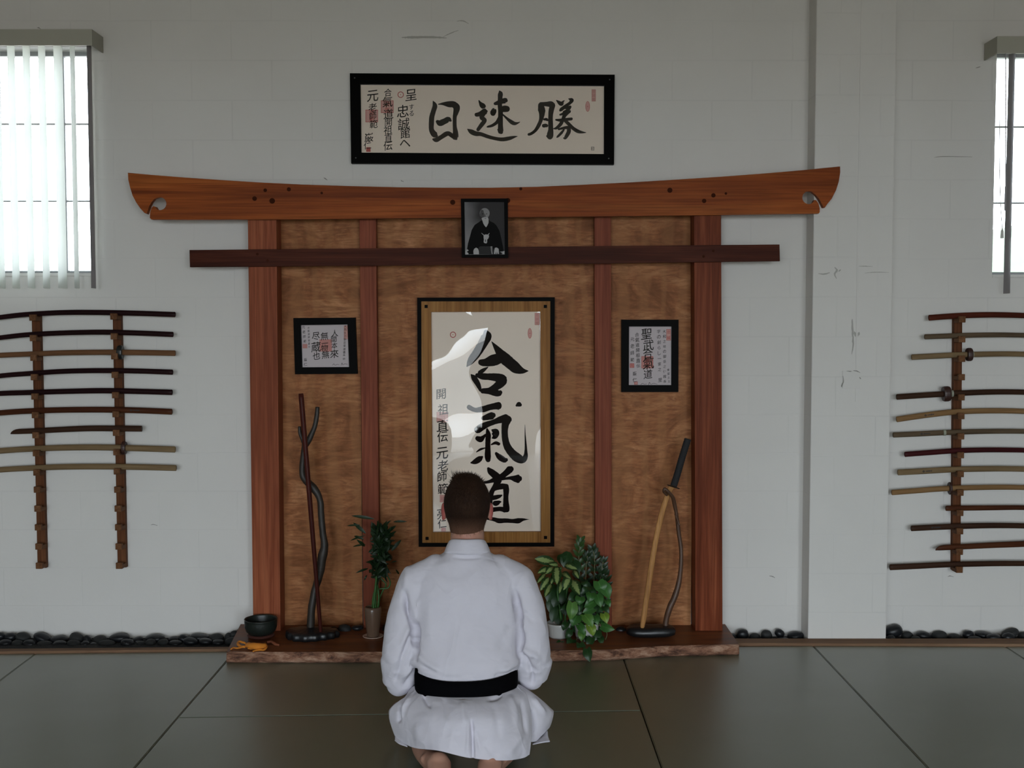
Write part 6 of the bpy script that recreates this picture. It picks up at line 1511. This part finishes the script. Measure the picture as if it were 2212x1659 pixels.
# jacket skirt: control rows of (x px, y px, depth) from the belt down to the hem
def cloth_grid(rows, su, sv):
    """rows of control points -> smooth sheet of points"""
    R = [catmull(r, su) for r in rows]; cols = len(R[0]); out = []
    T = [catmull([tuple(R[i][k]) for i in range(len(R))], sv) for k in range(cols)]
    return [[T[k][j] for k in range(cols)] for j in range(len(T[0]))]
def sheet_obj(name, rows, su, sv, par, fl_=None, th=.0035):
    G_ = cloth_grid(rows, su, sv); b = newbm(); V = [[b.verts.new(at(p.x, p.y, p.z)) for p in r] for r in G_]
    for i in range(len(V) - 1):
        for k in range(len(V[0]) - 1): b.faces.new((V[i][k], V[i][k + 1], V[i + 1][k + 1], V[i + 1][k])).smooth = True
    bmesh.ops.recalc_face_normals(b, faces=b.faces); b.normal_update()
    if sum(f.normal.y for f in b.faces) > 0: bmesh.ops.reverse_faces(b, faces=b.faces)
    b.normal_update()
    if fl_: folds(b, fl_, 5)
    o = obj(name, b, MAT['cotton'], par, smooth=True, recalc=False); s = o.modifiers.new('Solidify', 'SOLIDIFY'); s.thickness = th; s.offset = -1
    return o
rows = [[(908, 1484, -1.695), (925, 1492, -1.745), (955, 1500, -1.780), (1010, 1504, -1.796), (1065, 1500, -1.782), (1100, 1492, -1.750), (1118, 1484, -1.70)],
        [(880, 1502, -1.700), (905, 1512, -1.775), (950, 1522, -1.835), (1010, 1525, -1.855), (1075, 1522, -1.840), (1118, 1512, -1.785), (1137, 1500, -1.73)],
        [(847, 1526, -1.700), (888, 1540, -1.800), (945, 1552, -1.885), (1014, 1555, -1.905), (1080, 1552, -1.890), (1130, 1545, -1.815), (1147, 1540, -1.765)],
        [(840, 1548, -1.700), (880, 1568, -1.805), (940, 1582, -1.905), (1016, 1590, -1.925), (1082, 1588, -1.915), (1133, 1580, -1.845), (1149, 1575, -1.800)],
        [(849, 1580, -1.715), (884, 1592, -1.815), (942, 1604, -1.920), (1016, 1615, -1.940), (1082, 1616, -1.930), (1130, 1610, -1.870), (1147, 1606, -1.830)],
        [(858, 1597, -1.740), (893, 1615, -1.830), (948, 1622, -1.930), (1012, 1637, -1.945), (1086, 1643, -1.935), (1128, 1638, -1.880), (1144, 1630, -1.850)]]
sheet_obj('jacket_skirt', rows, 30, 14, person, [([(1018, 1552), (1020, 1585), (1021, 1615), (1022, 1650)], 3.6, -.011), ([(1026, 1575), (1033, 1600), (1040, 1630)], 5, -.004), ([(1013, 1550), (1011, 1590), (1008, 1640)], 3.5, .0035), ([(915, 1500), (920, 1515), (932, 1530)], 4, -.006), ([(866, 1520), (864, 1545), (860, 1562)], 3.5, -.012), ([(890, 1500), (872, 1530), (862, 1560)], 4, .006),
      ([(1085, 1498), (1072, 1508), (1050, 1512)], 4, -.005), ([(1000, 1510), (1000, 1540), (1004, 1570)], 7, .004), ([(1045, 1600), (1060, 1625), (1080, 1635)], 8, -.004), ([(1130, 1580), (1110, 1610), (1095, 1632)], 9, .004), ([(900, 1560), (905, 1590), (915, 1615)], 9, .003), ([(960, 1508), (962, 1530), (968, 1560)], 6, -.003), ([(1100, 1500), (1112, 1530), (1118, 1570)], 6, .0035), ([(1065, 1520), (1075, 1560), (1078, 1600)], 8, -.0025), ([(985, 1560), (975, 1600), (970, 1630)], 9, .0025), ([(1125, 1510), (1132, 1545), (1136, 1590)], 5, -.005)])
# side panels of the skirt, lying over the thighs
rows = [[(1112, 1478, -1.690), (1122, 1478, -1.655), (1126, 1480, -1.60), (1122, 1470, -1.52)],
        [(1130, 1498, -1.735), (1150, 1498, -1.69), (1158, 1502, -1.62), (1140, 1490, -1.50)],
        [(1140, 1525, -1.755), (1172, 1522, -1.71), (1188, 1528, -1.63), (1170, 1520, -1.48)],
        [(1143, 1555, -1.765), (1178, 1556, -1.73), (1196, 1540, -1.65), (1185, 1540, -1.48)],
        [(1143, 1585, -1.775), (1168, 1586, -1.745), (1188, 1570, -1.67), (1182, 1570, -1.48)],
        [(1143, 1603, -1.785), (1160, 1600, -1.760), (1176, 1580, -1.69), (1172, 1590, -1.50)]]
sheet_obj('skirt_side_panel', rows, 10, 8, person, [([(1148, 1530), (1152, 1560), (1150, 1590)], 4, -.010), ([(1150, 1505), (1165, 1525), (1180, 1545)], 4, .005)])
rows = [[(908, 1480, -1.690), (893, 1482, -1.655), (888, 1486, -1.60), (900, 1474, -1.52)], [(896, 1492, -1.700), (876, 1502, -1.665), (866, 1508, -1.60), (880, 1490, -1.50)], [(872, 1512, -1.690), (852, 1525, -1.68), (843, 1530, -1.62), (858, 1520, -1.48)],
        [(862, 1545, -1.700), (846, 1548, -1.69), (840, 1545, -1.64), (850, 1545, -1.48)], [(866, 1580, -1.710), (852, 1580, -1.70), (846, 1572, -1.66), (852, 1575, -1.48)], [(872, 1600, -1.73), (858, 1598, -1.715), (853, 1590, -1.68), (860, 1596, -1.50)]]
sheet_obj('skirt_side_panel', rows, 10, 8, person, [([(880, 1490), (868, 1505), (856, 1518)], 3, -.006)])
# crumpled trouser hem peeping out at both sides
for rows in ([[(1150, 1596, -1.72), (1168, 1588, -1.71), (1182, 1577, -1.70)], [(1150, 1604, -1.755), (1170, 1596, -1.755), (1184, 1590, -1.74)], [(1150, 1607, -1.775), (1170, 1603, -1.785), (1188, 1601, -1.775)]],
             [[(853, 1590, -1.72), (864, 1592, -1.74), (876, 1600, -1.76)], [(853, 1596, -1.74), (864, 1600, -1.76), (878, 1606, -1.78)], [(853, 1598, -1.75), (862, 1606, -1.775), (880, 1612, -1.80)]]):
    sheet_obj('trouser_hem', rows, 8, 6, person)
